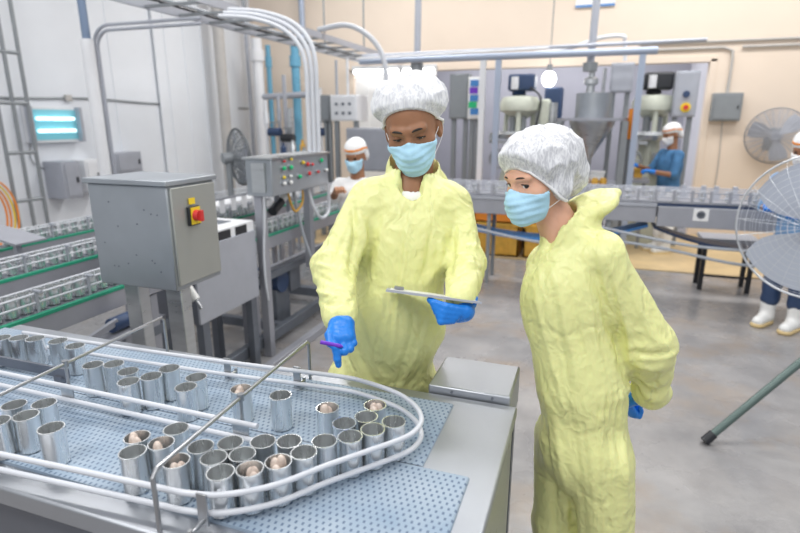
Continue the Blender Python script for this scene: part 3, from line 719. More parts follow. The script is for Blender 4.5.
# vertical pipes in the left back corner ---------------------------------
def vpipe(px, py0, py1, y, r, m, label, z0=None, name='wall_pipe', collar=True):
    a, c_ = at(px, py0, y=y), at(px, py1, y=y)
    t = thing(name, label, 'pipe', (c_.x, y, 0))
    zz = c_.z if z0 is None else z0
    MB().cyl((c_.x, y, zz), (c_.x, y, a.z), r, n=14).build('pipe', m, t)
    if collar: MB().cyl((c_.x, y, a.z - 0.35), (c_.x, y, a.z - 0.18), r * 1.35, n=14).build('collar', m, t)
    return t
vpipe(226, -20, 130, 7.6, 0.085, 'tanpipe', 'thick tan-grey vertical pipe by the white wall panels', 0)
vpipe(262, 38, 130, 8.2, 0.085, 'white', 'white vertical drain pipe with a collar in the back corner', 0)
vpipe(272, 45, 120, 8.5, 0.042, 'pipeblue', 'thinner blue vertical pipe in the back corner', 0)
vpipe(298, 44, 120, 8.5, 0.07, 'pipeblue', 'thick blue vertical pipe behind the white conduits', 0)
vpipe(252, -20, 120, 8.6, 0.035, 'midgrey', 'thin grey vertical pipe in the back corner', 0, collar=False)
vpipe(303, -20, 40, 8.8, 0.05, 'bluegrey', 'blue-grey pipe dropping from above on the cream wall', collar=False)
vpipe(287, 75, 140, 7.6, 0.03, 'midgrey', 'grey upright pipe left of the white conduits', 0, collar=False)
a, c_ = at(262, 97, y=8.2), at(318, 94, y=8.2)
tag(MB().cyl(a, c_, 0.05, n=12).build('cross_pipe', 'midgrey'), 'grey horizontal pipe joining the corner pipes', 'pipe')
# white vertical strip panels (rolled curtain) by the left wall
sc = thing('strip_curtain', 'white plastic strip curtain hanging along the left wall', 'curtain', (-5.8, 7.3, 0))
for k in range(9):
    MB().box(-5.975 + 0.010 * (k % 2), 6.55 + 0.2 * k, 0.05, -5.960 + 0.010 * (k % 2), 6.80 + 0.2 * k, 4.1).build('strip', 'whitewall', sc)
MB().box(-5.99, 6.5, 4.1, -5.93, 8.4, 4.2).build('rail', 'midgrey', sc)

# ------------------------------------------------------------------ fans
def guard(c, ax, R, depth, rings=12, spokes=24, rr=0.0035):
    """both cages of a fan guard, as one wire mesh"""
    ax = Vector(ax).normalized(); u = ax.cross(Vector((0, 0, 1))).normalized(); v = u.cross(ax)
    c = Vector(c); mb = MB()
    for sgn in (1, -1):
        for k in range(1, rings + 1):
            t = k / rings; r = R * t; h = sgn * depth * math.sqrt(max(0, 1 - t * t) * 0.9 + 0.1 * (1 - t)) 
            mb.tube([c + ax * h + r * (math.cos(a) * u + math.sin(a) * v) for a in [2 * math.pi * i / 36 for i in range(36)]], rr * (2.4 if k == rings else 1), 5, True)
        for s_ in range(spokes):
            a = 2 * math.pi * s_ / spokes
            mb.tube([c + ax * (sgn * depth * math.sqrt(max(0, 1 - t * t) * 0.9 + 0.1 * (1 - t))) + R * t * (math.cos(a) * u + math.sin(a) * v) for t in (0.12, 0.4, 0.65, 0.85, 1.0)], rr, 4)
    return mb
def blade_mesh(c, ax, R, a0, pitch=0.5, wide=0.9):
    ax = Vector(ax).normalized(); u = ax.cross(Vector((0, 0, 1))).normalized(); v = u.cross(ax); c = Vector(c)
    vs = []; fs = []; n, m = 8, 6
    for i in range(n + 1):
        r = R * (0.14 + 0.78 * i / n); w = wide * (0.55 + 0.45 * math.sin(math.pi * min(1, 0.15 + 0.75 * i / n)))
        for j in range(m + 1):
            a = a0 + w * (j / m - 0.5); h = pitch * R * 0.28 * (j / m - 0.5)
            vs.append(c + r * (math.cos(a) * u + math.sin(a) * v) + ax * h)
    k = len(vs); vs += [p - ax * 0.004 for p in vs]
    for i in range(n):
        for j in range(m):
            a = i * (m + 1) + j; q = (a, a + 1, a + m + 2, a + m + 1)
            fs.append(q); fs.append(tuple(k + x for x in reversed(q)))
    edge = [j for j in range(m + 1)] + [(i + 1) * (m + 1) + m for i in range(n)] + [n * (m + 1) + m - 1 - j for j in range(m)] + [(n - 1 - i) * (m + 1) for i in range(n - 1)]
    for i in range(len(edge)):
        a, b_ = edge[i], edge[(i + 1) % len(edge)]; fs.append((b_, a, k + a, k + b_))
    return MB().add(vs, fs)
M['blade'] = mat('blue_grey_fan_blade', (0.50, 0.54, 0.64), 0.35)
M['guardwire'] = mat('pale_fan_wire', (0.68, 0.70, 0.74), 0.35, 0.5)
def fan(name, label, c, ax, R, depth, nb, bm, wm, loc, rings=12, spokes=24, rr=0.0035, a0=0.3, wide=0.9):
    t = thing(name, label, 'fan', loc)
    guard(c, ax, R, depth, rings, spokes, rr).build('guard', wm, t)
    for k in range(nb): blade_mesh(c, ax, R, a0 + 2 * math.pi * k / nb, wide=wide).build('blade', bm, t)
    ax = Vector(ax).normalized(); c = Vector(c)
    MB().cyl(c - ax * depth * 0.3, c + ax * depth * 0.5, R * 0.14, n=18).build('hub', bm, t)
    MB().cyl(c - ax * (depth + R * 0.35), c - ax * depth * 0.6, R * 0.2, n=18).build('motor', wm, t)
    return t
# left fan, seen nearly edge-on above the conveyors
c = at(239, 157, x=-3.3)
fl = fan('pedestal_fan', 'grey fan seen edge-on behind the left conveyors', c, (0.5, 0.75, 0.05), 0.27, 0.07, 4, 'midgrey', 'grey', (c.x, c.y, 0), 9, 16, 0.005)
MB().cyl((c.x - 0.06, c.y - 0.09, 0), (c.x - 0.06, c.y - 0.09, c.z), 0.03, n=12).build('post', 'grey', fl)
MB().cyl((c.x - 0.06, c.y - 0.09, 0), (c.x - 0.06, c.y - 0.09, 0.04), 0.2, n=20).build('base', 'grey', fl)

rnd = random.Random(21)
for k, (px, pt, pb, mm, r, lab) in enumerate((
    (268, 100, 150, 'white', .030, 'white standpipe first from the left behind the control box'), (281, 96, 150, 'midgrey', .024, 'thin grey standpipe behind the control box'),
    (292, 108, 152, 'steel', .040, 'short steel standpipe behind the control box'), (322, 88, 150, 'white', .030, 'white standpipe right of the conduit bundle'),
    (337, 60, 95, 'midgrey', .018, 'thin grey drop pipe above the pale filler box'), (348, 58, 95, 'white', .018, 'thin white drop pipe above the pale filler box'))):
    y = 7.3 + 0.05 * k if k < 4 else 7.2
    vpipe(px, pt, pb, y, r, mm, lab, None if pb < 100 else 0, name='standpipe', collar=k < 4)
for k, (px, py, mm, lab) in enumerate(((275, 132, 'navy', 'dark blue valve body on the standpipes behind the control box'), (288, 138, 'black', 'black valve body on the standpipes behind the control box'), (325, 132, 'navy', 'dark valve right of the conduit bundle'))):
    p = at(px, py, y=7.25)
    t = thing('valve', lab, 'valve', (p.x, 7.25, p.z))
    MB().cyl((p.x - 0.10, 7.25, p.z), (p.x + 0.10, 7.25, p.z), 0.06, n=14).build('body', mm, t)
    MB().cyl((p.x, 7.25, p.z), (p.x, 7.25, p.z + 0.14), 0.018, n=8).build('stem', 'thinrod', t)
    MB().cyl((p.x, 7.25, p.z + 0.13), (p.x, 7.25, p.z + 0.15), 0.07, n=14).build('hand_wheel', 'grey', t)
# ================================================================== BACK CONVEYOR across the room
BX0, BX1, BY0, BY1 = -1.9, 2.6, 5.45, 5.85
bc = thing('back_conveyor', 'long lilac-grey conveyor crossing the room behind the workers', 'conveyor', (0.3, 5.65, 0))
MB().box(BX0, BY0 + 0.02, 0.93, BX1, BY1 - 0.02, 0.95).build('belt', 'lilac', bc)
sb1 = at(655, 222, y=BY0).x
MB().box(BX0, BY0, 0.745, sb1, BY0 + 0.02, 0.895).build('side_panel', 'lilac', bc, bevel=0.004)
MB().box(sb1 + 0.012, BY0 - 0.03, 0.72, BX1, BY0 + 0.02, 0.905).build('side_panel', 'lilac', bc, bevel=0.004)
MB().box(BX0, BY1 - 0.02, 0.745, BX1, BY1, 0.91).build('side_panel', 'lilac', bc)
MB().box(BX0, BY0 - 0.012, 0.895, sb1, BY0 + 0.03, 0.925).build('ledge', 'midgrey', bc)
MB().box(sb1, BY0 - 0.012, 0.91, BX1, BY0 + 0.03, 0.922).build('ledge', 'navy', bc)
for y in (BY0 + 0.02, BY0 + 0.2, BY1 - 0.02):
    for z in (0.985, 1.035): MB().cyl((BX0, y, z), (BX1, y, z), 0.007, n=8).build('guide_rod', 'midgrey', bc)
for k in range(30):
    x = BX0 + 0.08 + k * 0.15
    MB().box(x - 0.012, BY0 + 0.004, 0.93, x + 0.012, BY0 + 0.014, 1.05).build('rail_bracket', 'lilac', bc)
for x in (-1.7, -0.95, 0.2, 2.2):
    for y in (BY0 + 0.04, BY1 - 0.04): MB().box(x - 0.018, y - 0.018, 0, x + 0.018, y + 0.018, 0.745).build('leg', 'grey', bc)
# sticker on the side panel: white square with a dark round mark
sp = at(701, 215, y=BY0 - 0.032)
st = MB().box(sp.x - 0.062, BY0 - 0.034, sp.z - 0.055, sp.x + 0.062, BY0 - 0.030, sp.z + 0.055).build('sticker', 'whiteplastic', bc)
mb = MB().lathe([(0.018, 0), (0.036, 0.0), (0.036, 0.002), (0.018, 0.002), (0.018, 0)], (sp.x, BY0 - 0.034, sp.z), 20, axis=(0, -1, 0))
mb.build('sticker_mark', 'darkframe', st)
MB().box(sp.x - 0.006, BY0 - 0.037, sp.z - 0.02, sp.x + 0.006, BY0 - 0.034, sp.z + 0.02).build('sticker_mark', 'darkframe', st)
rnd = random.Random(9)
for k in range(40):
    x = BX0 + 0.25 + k * 0.105
    if k % 2 == 0 and 0.70 < x < 1.5: continue
    o = can0.copy(); COL.objects.link(o); o.location = (x, BY0 + (0.11 if k % 2 else 0.29), 0.9512); o.rotation_euler = (0, 0, k)
    tag(o, '%s tin can from the left end of the conveyor crossing behind the workers' % ORD[k], 'can', 'cans on the back conveyor')
# little dark clamps standing on the right part
for k, px in enumerate((683, 703, 716, 735)):
    p = at(px, 192, y=BY1 - 0.1)
    t = MB().box(p.x - 0.035, p.y - 0.03, 0.951, p.x + 0.035, p.y + 0.03, 1.0).box(p.x - 0.02, p.y - 0.02, 1.0, p.x + 0.02, p.y + 0.02, 1.07)
    tag(t.build('clamp', 'midgrey', bevel=0.003), ['first', 'second', 'third', 'fourth'][k] + ' grey clamp from the left on the back conveyor edge', 'clamp', 'clamps on the back conveyor')
# sagging blue return belts
def sag(x0, x1, y0, y1, z0, dz, m, label):
    mb = MB(); n = 20; vs = []
    for th in (0.012, -0.012):
        for i in range(n + 1):
            t = i / n; z = z0 - dz * 4 * t * (1 - t) + th
            vs += [(x0 + (x1 - x0) * t, y0, z), (x0 + (x1 - x0) * t, y1, z)]
    k = 2 * (n + 1); fs = []
    for i in range(n):
        a = 2 * i
        fs += [(a, a + 1, a + 3, a + 2), (k + a, k + a + 2, k + a + 3, k + a + 1), (a, a + 2, k + a + 2, k + a), (a + 1, k + a + 1, k + a + 3, a + 3)]
    fs += [(0, k, k + 1, 1), (2 * n, 2 * n + 1, k + 2 * n + 1, k + 2 * n)]
    return tag(mb.add(vs, fs).build('return_belt', m), label, 'belt')
sag(-1.6, 0.55, BY0 + 0.07, BY1 - 0.07, 0.70, 0.20, 'blue', 'blue return belt sagging under the left half of the back conveyor')
sag(0.6, 2.3, BY0 + 0.07, BY1 - 0.07, 0.69, 0.17, 'navy', 'dark blue return belt sagging under the right half of the back conveyor')
hose('under_pipe', [(-1.4, 5.38, 0.66), (-0.4, 5.38, 0.5), (0.2, 5.38, 0.56), (0.7, 5.38, 0.52), (1.4, 5.38, 0.42), (2.2, 5.38, 0.5)], 0.014, 'hose', 'lower grey hose sagging under the back conveyor', 'hose')
hose('under_pipe', [(-0.2, 5.36, 0.74), (0.3, 5.36, 0.66), (0.9, 5.36, 0.57), (1.5, 5.36, 0.56), (2.3, 5.36, 0.6)], 0.014, 'hose', 'upper grey hose running under the back conveyor', 'hose')
# stool under the conveyor
st = thing('steel_stool', 'black-legged steel stool standing under the right part of the back conveyor', 'stool', (1.36, 6.1, 0))
MB().box(1.10, 5.94, 0.50, 1.60, 6.26, 0.54).build('seat', 'midgrey', st, bevel=0.005)
for x in (1.14, 1.56):
    for y in (5.98, 6.22): MB().beam((x, y, 0), (x, y, 0.50), 0.04, 0.04).build('leg', 'black', st)
MB().box(1.12, 5.97, 0.14, 1.58, 5.99, 0.16).build('stretcher', 'black', st)
# amber crates and dark buckets beneath, seen between the two people
def crate(x, y, z, sx, sy, sz, m, label):
    t = thing('crate', label, 'crate', (x, y, z), 'crates behind the back conveyor')
    b = MB().box(x - sx, y - sy, z, x + sx, y + sy, z + 0.02)
    b.box(x - sx, y - sy, z, x - sx + 0.02, y + sy, z + sz).box(x + sx - 0.02, y - sy, z, x + sx, y + sy, z + sz)
    b.box(x - sx, y - sy, z, x + sx, y - sy + 0.02, z + sz).box(x - sx, y + sy - 0.02, z, x + sx, y + sy, z + sz)
    b.build('body', m, t)
    MB().box(x - sx - 0.012, y - sy - 0.012, z + sz - 0.04, x + sx + 0.012, y - sy, z + sz).build('rim', m, t)
    for s_ in (-0.5, 0.5): MB().box(x + s_ * sx - 0.015, y - sy - 0.010, z + 0.02, x + s_ * sx + 0.015, y - sy, z + sz - 0.04).build('rib', m, t)
crate(-1.75, 6.9, 0.012, 0.30, 0.22, 0.42, 'amber', 'amber crate on the floor at the left behind the back conveyor')
crate(-1.08, 6.9, 0.012, 0.30, 0.22, 0.42, 'amber', 'middle amber crate on the floor behind the back conveyor')
crate(-0.42, 6.9, 0.012, 0.30, 0.22, 0.42, 'amber', 'right amber crate on the floor behind the back conveyor')
crate(-1.05, 6.9, 0.432, 0.30, 0.22, 0.16, 'orange', 'shallow orange crate stacked on the middle amber crate')
def bucket(x, y, z, r, h, m, label):
    t = thing('bucket', label, 'bucket', (x, y, z))
    MB().lathe([(0, 0), (r * 0.8, 0), (r, h), (r * 1.06, h), (r * 1.06, h - 0.02), (r * 0.96, h - 0.005), (r * 0.78, 0.02), (0, 0.02)], (x, y, z), 20).build('body', m, t)
    MB().tube(arc((x, y - 0.0, z + h - 0.02), r * 1.04, math.pi * 1.05, math.pi * 1.95, 12, (1, 0, 0), (0, 0.3, 1)), 0.006, 6).build('handle', 'thinrod', t)
bucket(-0.70, 7.32, 0.012, 0.16, 0.85, 'black', 'black bin standing behind the amber crates')

# ================================================================== processing machines in front of the opening
def frame_post(px, y, z1, m, label, r=0.035):
    p = at(px, 100, y=y)
    t = thing('support_post', label, 'post', (p.x, y, 0))
    MB().box(p.x - r, y - r, 0, p.x + r, y + r, z1).build('post', m, t, bevel=0.004)
    MB().box(p.x - r * 2, y - r * 2, 0.012, p.x + r * 2, y + r * 2, 0.03).build('foot_plate', m, t)
frame_post(497, 7.2, 2.40, 'bluegrey', 'blue-grey support post left of the pale green mixer')
frame_post(638, 7.2, 2.40, 'bluegrey', 'blue-grey support post right of the steel hopper')
frame_post(482, 7.2, 2.40, 'white', 'cream-white post beside the electrical panel')
ob = thing('overhead_pipe', 'blue-grey overhead pipe carried by the posts above the machines', 'pipe', (-1, 7.2, 2.44))
MB().cyl((-3.1, 7.2, 2.44), (0.6, 7.2, 2.44), 0.042, n=14).build('pipe', 'bluegrey', ob)
MB().cyl((-3.1, 7.28, 2.52), (1.1, 7.28, 2.54), 0.022, n=10).build('small_pipe', 'midgrey', ob)
MB().cyl((-3.1, 7.10, 2.47), (-0.6, 7.10, 2.50), 0.015, n=8).build('small_pipe', 'white', ob)
P = [at(480, 58, y=7.9), at(560, 50, y=7.9), at(600, 38, y=7.9), at(622, 36, y=7.8), at(625, 42, y=7.82), Vector((at(625, 60, y=7.85).x, 7.85, 2.40))]
tag(MB().tube(spline(P, 6), 0.025, 8).build('arched_pipe', 'white'), 'thin white pipe bending down into the tall grey box', 'pipe')
for px, nm in ((417, 'left ceiling rod hanging down behind the man'), (590, 'right ceiling rod reaching down to the hopper')):
    a = at(px, 68, y=7.35)
    t = thing('ceiling_rod', 'grey ' + nm, 'rod', (a.x, 7.35, a.z))
    MB().cyl((a.x, 7.35, a.z), (a.x + 0.03, 7.35, 4.4), 0.045, n=12).build('rod', 'midgrey', t)
    MB().cyl((a.x, 7.35, a.z - 0.04), (a.x, 7.35, a.z + 0.06), 0.085, n=14).build('flange', 'grey', t)

# conical hopper
hx = at(592, 120, y=7.4).x; zr = at(592, 121, y=7.4).z; zt = at(592, 158, y=7.4).z
hp = thing('hopper', 'stainless steel conical hopper with cylinder top and broad ring flange', 'hopper', (hx, 7.4, 0))
MB().lathe([(0.035, zt - 0.10), (0.035, zt), (0.27, zr - 0.04), (0.27, zr), (0.25, zr), (0.25, zr - 0.03), (0.02, zt)], (hx, 7.4, 0), 28).build('cone', 'steel', hp)
MB().lathe([(0.215, zr), (0.42, zr + 0.0), (0.42, zr + 0.035), (0.215, zr + 0.035)], (hx, 7.4, 0), 28).build('flange', 'lilac', hp)
MB().lathe([(0.0, zr + 0.02), (0.21, zr + 0.02), (0.21, zr + 0.33), (0.0, zr + 0.35)], (hx, 7.4, 0), 28).build('cylinder', 'cabinet', hp)
MB().lathe([(0.05, zr + 0.34), (0.05, zr + 0.42), (0.085, zr + 0.44), (0.085, zr + 0.50), (0.04, zr + 0.52), (0.04, zr + 0.60), (0, zr + 0.60)], (hx - 0.05, 7.4, 0), 16).build('valve', 'steel', hp)
MB().cyl((hx + 0.10, 7.4, zr + 0.34), (hx + 0.10, 7.4, zr + 0.62), 0.02, n=10).build('shaft', 'thinrod', hp)
for (dx, dy) in ((-0.38, -0.2), (0.38, -0.2), (-0.38, 0.25), (0.38, 0.25)):
    MB().box(hx + dx - 0.035, 7.4 + dy - 0.035, 0, hx + dx + 0.035, 7.4 + dy + 0.035, zr).build('leg', 'grey', hp)
MB().cyl((hx, 7.4, 0.9), (hx, 7.4, zt - 0.1), 0.03, n=10).build('spout', 'steel', hp)
MB().box(hx - 0.42, 7.15, 0.86, hx + 0.42, 7.7, 0.9).build('shelf', 'steel', hp)

# can seamers / mixers: cast column machine with motor on top
def seamer(x, y, label, motor, scale=1.0):
    t = thing('seaming_machine', label, 'machine', (x, y, 0))
    MB().box(x - 0.30 * scale ** 2, y - 0.28, 0.0, x + 0.30 * scale ** 2, y + 0.28, 0.75).build('base', 'cast', t, bevel=0.02)
    MB().lathe([(0.26, 0.75), (0.22, 0.95), (0.15, 1.15), (0.13, 1.40), (0.20, 1.48), (0, 1.48)], (x, y, 0), 22).build('column', 'cast', t)
    MB().lathe([(0.0, 1.40), (0.30, 1.42), (0.32, 1.48), (0.30, 1.52), (0, 1.52)], (x, y, 0), 24).build('turntable', 'steel', t)
    for k in range(3):
        a = 0.6 + 2.1 * k
        MB().cyl((x + 0.22 * math.cos(a), y + 0.22 * math.sin(a), 1.5), (x + 0.20 * math.cos(a), y + 0.20 * math.sin(a), 1.90), 0.035, n=12).build('pillar', 'cast', t)
    MB().lathe([(0.08, 1.66), (0.16, 1.74), (0.27, 1.80), (0.28, 1.90), (0.24, 1.98), (0.12, 2.0), (0, 2.0)], (x, y, 0), 24).build('head', 'cast', t)
    mo = MB().cyl((x - 0.02, y, 2.0), (x - 0.02, y, 2.06), 0.10, n=16)
    mo.box(x - 0.16, y - 0.14, 2.06, x + 0.20, y + 0.14, 2.28); mo.build('motor', motor, t, bevel=0.03)
    MB().cyl((x - 0.06, y - 0.17, 2.08), (x - 0.06, y - 0.17, 2.24), 0.05, n=12).build('terminal_box', 'white', t)
    if scale == 1.0:
        MB().box(x + 0.28, y - 0.12, 1.45, x + 0.42, y + 0.10, 1.95).build('side_arm', 'cast', t, bevel=0.03)
        MB().cyl((x + 0.46, y - 0.08, 1.5), (x + 0.46, y - 0.08, 1.9), 0.06, n=14).build('drive_cover', 'steel', t)
    for k in range(2):
        a = -2.2 + 1.2 * k
        MB().cyl((x + 0.12 * math.cos(a), y + 0.12 * math.sin(a), 1.52), (x + 0.12 * math.cos(a), y + 0.12 * math.sin(a), 1.72), 0.05, n=14).build('spindle', 'grey', t)
    MB().box(x - 0.34, y - 0.30, 1.36, x - 0.05, y - 0.20, 1.40).box(x - 0.36, y - 0.30, 1.36, x - 0.33, y - 0.05, 1.50).build('can_chute', 'steel', t)
    wh = MB().tube([(x - 0.22 + 0.12 * math.cos(q), y - 0.30, 1.15 + 0.12 * math.sin(q)) for q in [2 * math.pi * i / 20 for i in range(20)]], 0.013, 6, True)
    wh.cyl((x - 0.34, y - 0.30, 1.15), (x - 0.10, y - 0.30, 1.15), 0.009, n=6).cyl((x - 0.22, y - 0.31, 1.15), (x - 0.22, y - 0.14, 1.15), 0.016, n=8)
    wh.build('hand_wheel', 'grey', t)
    if scale == 1.0: MB().tube(spline([(x + 0.15, y - 0.16, 2.1), (x + 0.30, y - 0.2, 1.95), (x + 0.26, y - 0.24, 1.6), (x + 0.18, y - 0.24, 1.2)], 5), 0.014, 6).build('cable', 'black', t)
    MB().box(x + 0.03, y - 0.31, 0.95, x + 0.22, y - 0.22, 1.25).build('switch_box', 'grey', t, bevel=0.006)
    return t
seamer(at(519, 120, y=8.0).x, 8.0, 'pale green cast seaming machine between the two people', 'navy')
seamer(at(652, 120, y=8.3).x, 8.3, 'pale green cast seaming machine with black motor beside the grey control panel', 'black', 0.9)
mk = thing('mixer_drive', 'dark blue upright motor drive behind the woman', 'motor', (at(553, 100, y=8.65).x, 8.65, 0))
mx = mk.location.x
MB().box(mx - 0.12, 8.55, 1.45, mx + 0.14, 8.8, 2.14).build('motor', 'navy', mk, bevel=0.03)
MB().box(mx - 0.3, 8.45, 0, mx + 0.3, 8.9, 1.45).build('pedestal', 'lilac', mk, bevel=0.01)
MB().cyl((mx - 0.22, 8.55, 1.45), (mx - 0.22, 8.55, 1.95), 0.06, n=14).build('pump', 'steel', mk)

def panel(px0, py0, px1, py1, y, name, label, m, depth=0.22, cat='control panel', stand=True):
    a, c_ = at(px0, py0, y=y), at(px1, py1, y=y)
    t = thing(name, label, cat, ((a.x + c_.x) / 2, y, 0))
    MB().box(a.x, y, c_.z, c_.x, y + depth, a.z).build('housing', m, t, bevel=0.006)
    MB().box(a.x + 0.02, y - 0.012, c_.z + 0.02, c_.x - 0.02, y, a.z - 0.02).build('door', m, t, bevel=0.004)
    if stand:
        for x in (a.x + 0.05, c_.x - 0.05): MB().box(x - 0.03, y + 0.06, 0, x + 0.03, y + 0.12, c_.z).build('leg', 'grey', t)
    return t, a, c_
t, a, c_ = panel(450, 74, 468, 119, 7.5, 'switchgear_box', 'dull grey electrical panel on legs right of the man', 'grey')
t2, a, c_ = panel(468.5, 77, 480, 119, 7.45, 'sticker_panel', 'narrow panel covered with blue and green stickers right of the man', 'whiteplastic')
for (fx, fz, mm) in ((0.5, 0.15, 'blue'), (0.45, 0.32, 'purple'), (0.5, 0.5, 'blue'), (0.4, 0.66, 'greenlamp'), (0.55, 0.82, 'blue')):
    x = a.x + (c_.x - a.x) * fx; z = a.z + (c_.z - a.z) * fz
    MB().box(x - 0.055, 7.43, z - 0.04, x + 0.055, 7.438, z + 0.04).build('sticker', mm, t2)
panel(612, 63, 632, 92, 7.8, 'grey_box', 'tall plain grey box mounted on posts right of the hopper', 'midgrey', cat='box')
t, a, c_ = panel(677, 71, 695, 117, 7.97, 'panel_box', 'grey control panel with black knob and orange emergency button near the opening', 'midgrey')
x = (a.x + c_.x) / 2
MB().cyl((x, 7.920, a.z + (c_.z - a.z) * 0.5), (x, 7.960, a.z + (c_.z - a.z) * 0.5), 0.04, n=16).build('knob', 'navy', t)
bt = MB().cyl((x + 0.01, 7.935, a.z + (c_.z - a.z) * 0.79), (x + 0.01, 7.960, a.z + (c_.z - a.z) * 0.79), 0.06, n=18).build('emergency_plate', 'yellow', t)
MB().cyl((x + 0.01, 7.900, a.z + (c_.z - a.z) * 0.79), (x + 0.01, 7.935, a.z + (c_.z - a.z) * 0.79), 0.03, n=16).build('emergency_button', 'red', bt)
# white-ish control box with round holes at left, cabinets behind the man
t, a, c_ = panel(330, 95, 357, 121, 7.0, 'filler_box', 'pale filler box with dark round holes behind the man at left', 'white', 0.4, 'machine')
for fx in (0.25, 0.5, 0.75):
    for fz in (0.35, 0.7):
        x = a.x + (c_.x - a.x) * fx; z = a.z + (c_.z - a.z) * fz
        MB().cyl((x, 6.975, z), (x, 6.99, z), 0.022, n=12).build('hole', 'darkframe', t)
panel(320, 95, 330, 121, 7.05, 'grey_box', 'narrow mid-grey box beside the pale filler box', 'grey', cat='box')
t, a, c_ = panel(346, 128, 392, 172, 6.6, 'steel_enclosure', 'lilac-grey steel enclosure behind the man and the capped worker', 'lilac', 0.4, 'cabinet')
mt = thing('filler_table', 'steel worktable with fittings behind the control box', 'table', (-3.95, 7.0, 0))
MB().box(-4.25, 6.75, 1.10, -3.66, 7.2, 1.14).build('table_top', 'steel', mt)
for x in (-4.2, -3.71):
    for y in (6.8, 7.15): MB().box(x - 0.03, y - 0.03, 0, x + 0.03, y + 0.03, 1.10).build('leg', 'grey', mt)
MB().box(-4.16, 6.84, 0.4, -3.75, 7.1, 0.43).build('shelf', 'steel', mt)
rnd = random.Random(12)
for k in range(5):
    x = -4.18 + 0.11 * k; m_ = ['navy', 'steel', 'amber', 'grey', 'black', 'steel', 'blue', 'amber', 'steel'][k]; h = rnd.uniform(0.14, 0.32)
    o = MB().lathe([(0.0, 0), (0.042, 0), (0.042, h * 0.7), (0.022, h * 0.8), (0.022, h), (0, h)], (0, 0, 0), 14).build('valve_fitting', m_)
    o.location = (x, 6.9 + 0.08 * (k % 3), 1.141)
    tag(o, ORD[k] + ' valve fitting from the left on the worktable behind the control box', 'fitting', 'fittings on the filler table')

# machine tables behind the back conveyor
wt = thing('sorting_table', 'steel sorting table in front of the blue-shirted worker', 'table', (0.55, 7.73, 0))
MB().box(0.40, 7.48, 0.90, 0.70, 7.93, 0.94).build('table_top', 'lilac', wt)
for x in (0.44, 0.66): MB().box(x - 0.02, 7.7, 0, x + 0.02, 7.76, 0.90).build('leg', 'grey', wt)
for k in range(6):
    x = hx - 0.28 + 0.095 * k; o = MB().lathe([(0, 0), (0.04, 0.0), (0.05, 0.03), (0.035, 0.07), (0, 0.08)], (0, 0, 0), 12).build('fish_lump', 'amber' if k % 3 else 'fish')
    o.location = (x, 7.20 + 0.05 * (k % 2), 0.901)
    tag(o, ORD[k] + ' brownish lump of fish from the left on the hopper shelf', 'fish', 'fish lumps on the hopper shelf')
pm = thing('pump_stand', 'orange-handled valve rod standing beside the right support post', 'valve', (at(631, 120, y=7.3).x, 7.3, 0))
px = pm.location.x
MB().cyl((px, 7.3, 0), (px, 7.3, 1.45), 0.022, n=10).build('rod', 'grey', pm)
MB().cyl((px, 7.3, 1.45), (px, 7.3, 1.80), 0.035, n=12).build('handle', 'orange', pm)

# lights: bulb and fluorescent tube
bl = thing('bulb', 'bright round bulb hanging in the opening above the pale green machine', 'lamp', tuple(at(549, 79, y=8.6)))
c = at(549, 79, y=8.6)
MB().ell(c, 0.10, 0.10, 0.11).build('glass', mat('bulb_glow', (1, 1, 1), 0.3, emit=(1, 1, 0.98), estr=7.0), bl)
MB().cyl((c.x, c.y, c.z + 0.1), (c.x, c.y, c.z + 0.2), 0.04, n=12).build('socket', 'grey', bl)
MB().cyl((c.x, c.y, c.z + 0.2), (c.x, c.y, 4.3), 0.008, n=6).build('cord', 'grey', bl)
for (px0, px1, py, y, nm) in ((352, 400, 72, 8.9, 'fluorescent batten light at the top left of the opening'), (401, 436, 71, 8.9, 'second fluorescent batten right of the first, behind the man')):
    a, c_ = at(px0, py, y=y), at(px1, py - 1.5, y=y)
    t = thing('batten_light', nm, 'lamp', ((a.x + c_.x) / 2, y, a.z))
    MB().box(a.x, y, a.z + 0.03, c_.x, y + 0.08, a.z + 0.09).build('housing', 'white', t)
    MB().cyl((a.x + 0.03, y + 0.03, a.z), (c_.x - 0.03, y + 0.03, a.z), 0.035, n=12).build('tube', 'light', t)
    for x in (a.x + 0.02, c_.x - 0.02): MB().box(x - 0.02, y, a.z - 0.03, x + 0.02, y + 0.07, a.z + 0.04).build('tube_holder', 'white', t)
# bright plastic sheet over the left part of the opening
sh = thing('plastic_sheet', 'white plastic sheet curtain at the left end of the opening', 'curtain', (-3.4, 9.05, 0))
for k in range(6): MB().box(-4.0 + 0.24 * k, 9.04 + 0.015 * (k % 2), 0.05, -3.74 + 0.24 * k, 9.055 + 0.015 * (k % 2), 2.44).build('strip', 'whiteplastic', sh)

# ------------------------------------------------------------------ back wall items
a, c_ = at(714, 93, y=8.86), at(740, 121, y=8.86)
wb = thing('wall_box', 'grey electrical box on the cream back wall right of the opening', 'box', ((a.x + c_.x) / 2, 9, c_.z))
MB().box(a.x, 8.87, c_.z, c_.x, 9.0, a.z).build('body', 'grey', wb, bevel=0.006)
MB().box(a.x + 0.025, 8.855, c_.z + 0.025, c_.x - 0.025, 8.87, a.z - 0.025).build('door', 'grey', wb, bevel=0.003)
MB().box(c_.x - 0.06, 8.84, (a.z + c_.z) / 2 - 0.02, c_.x - 0.045, 8.856, (a.z + c_.z) / 2 + 0.02).build('latch', 'black', wb)
z1, z2 = at(722, 41, y=8.98).z, at(722, 47.5, y=8.98).z
xa = at(640, 46, y=8.98).x
tag(MB().cyl((xa, 8.97, z1), (4.0, 8.97, z1), 0.018, n=8).build('wall_conduit', 'tanpipe'), 'upper thin conduit running right along the cream back wall', 'conduit')
xw = (a.x + c_.x) / 2
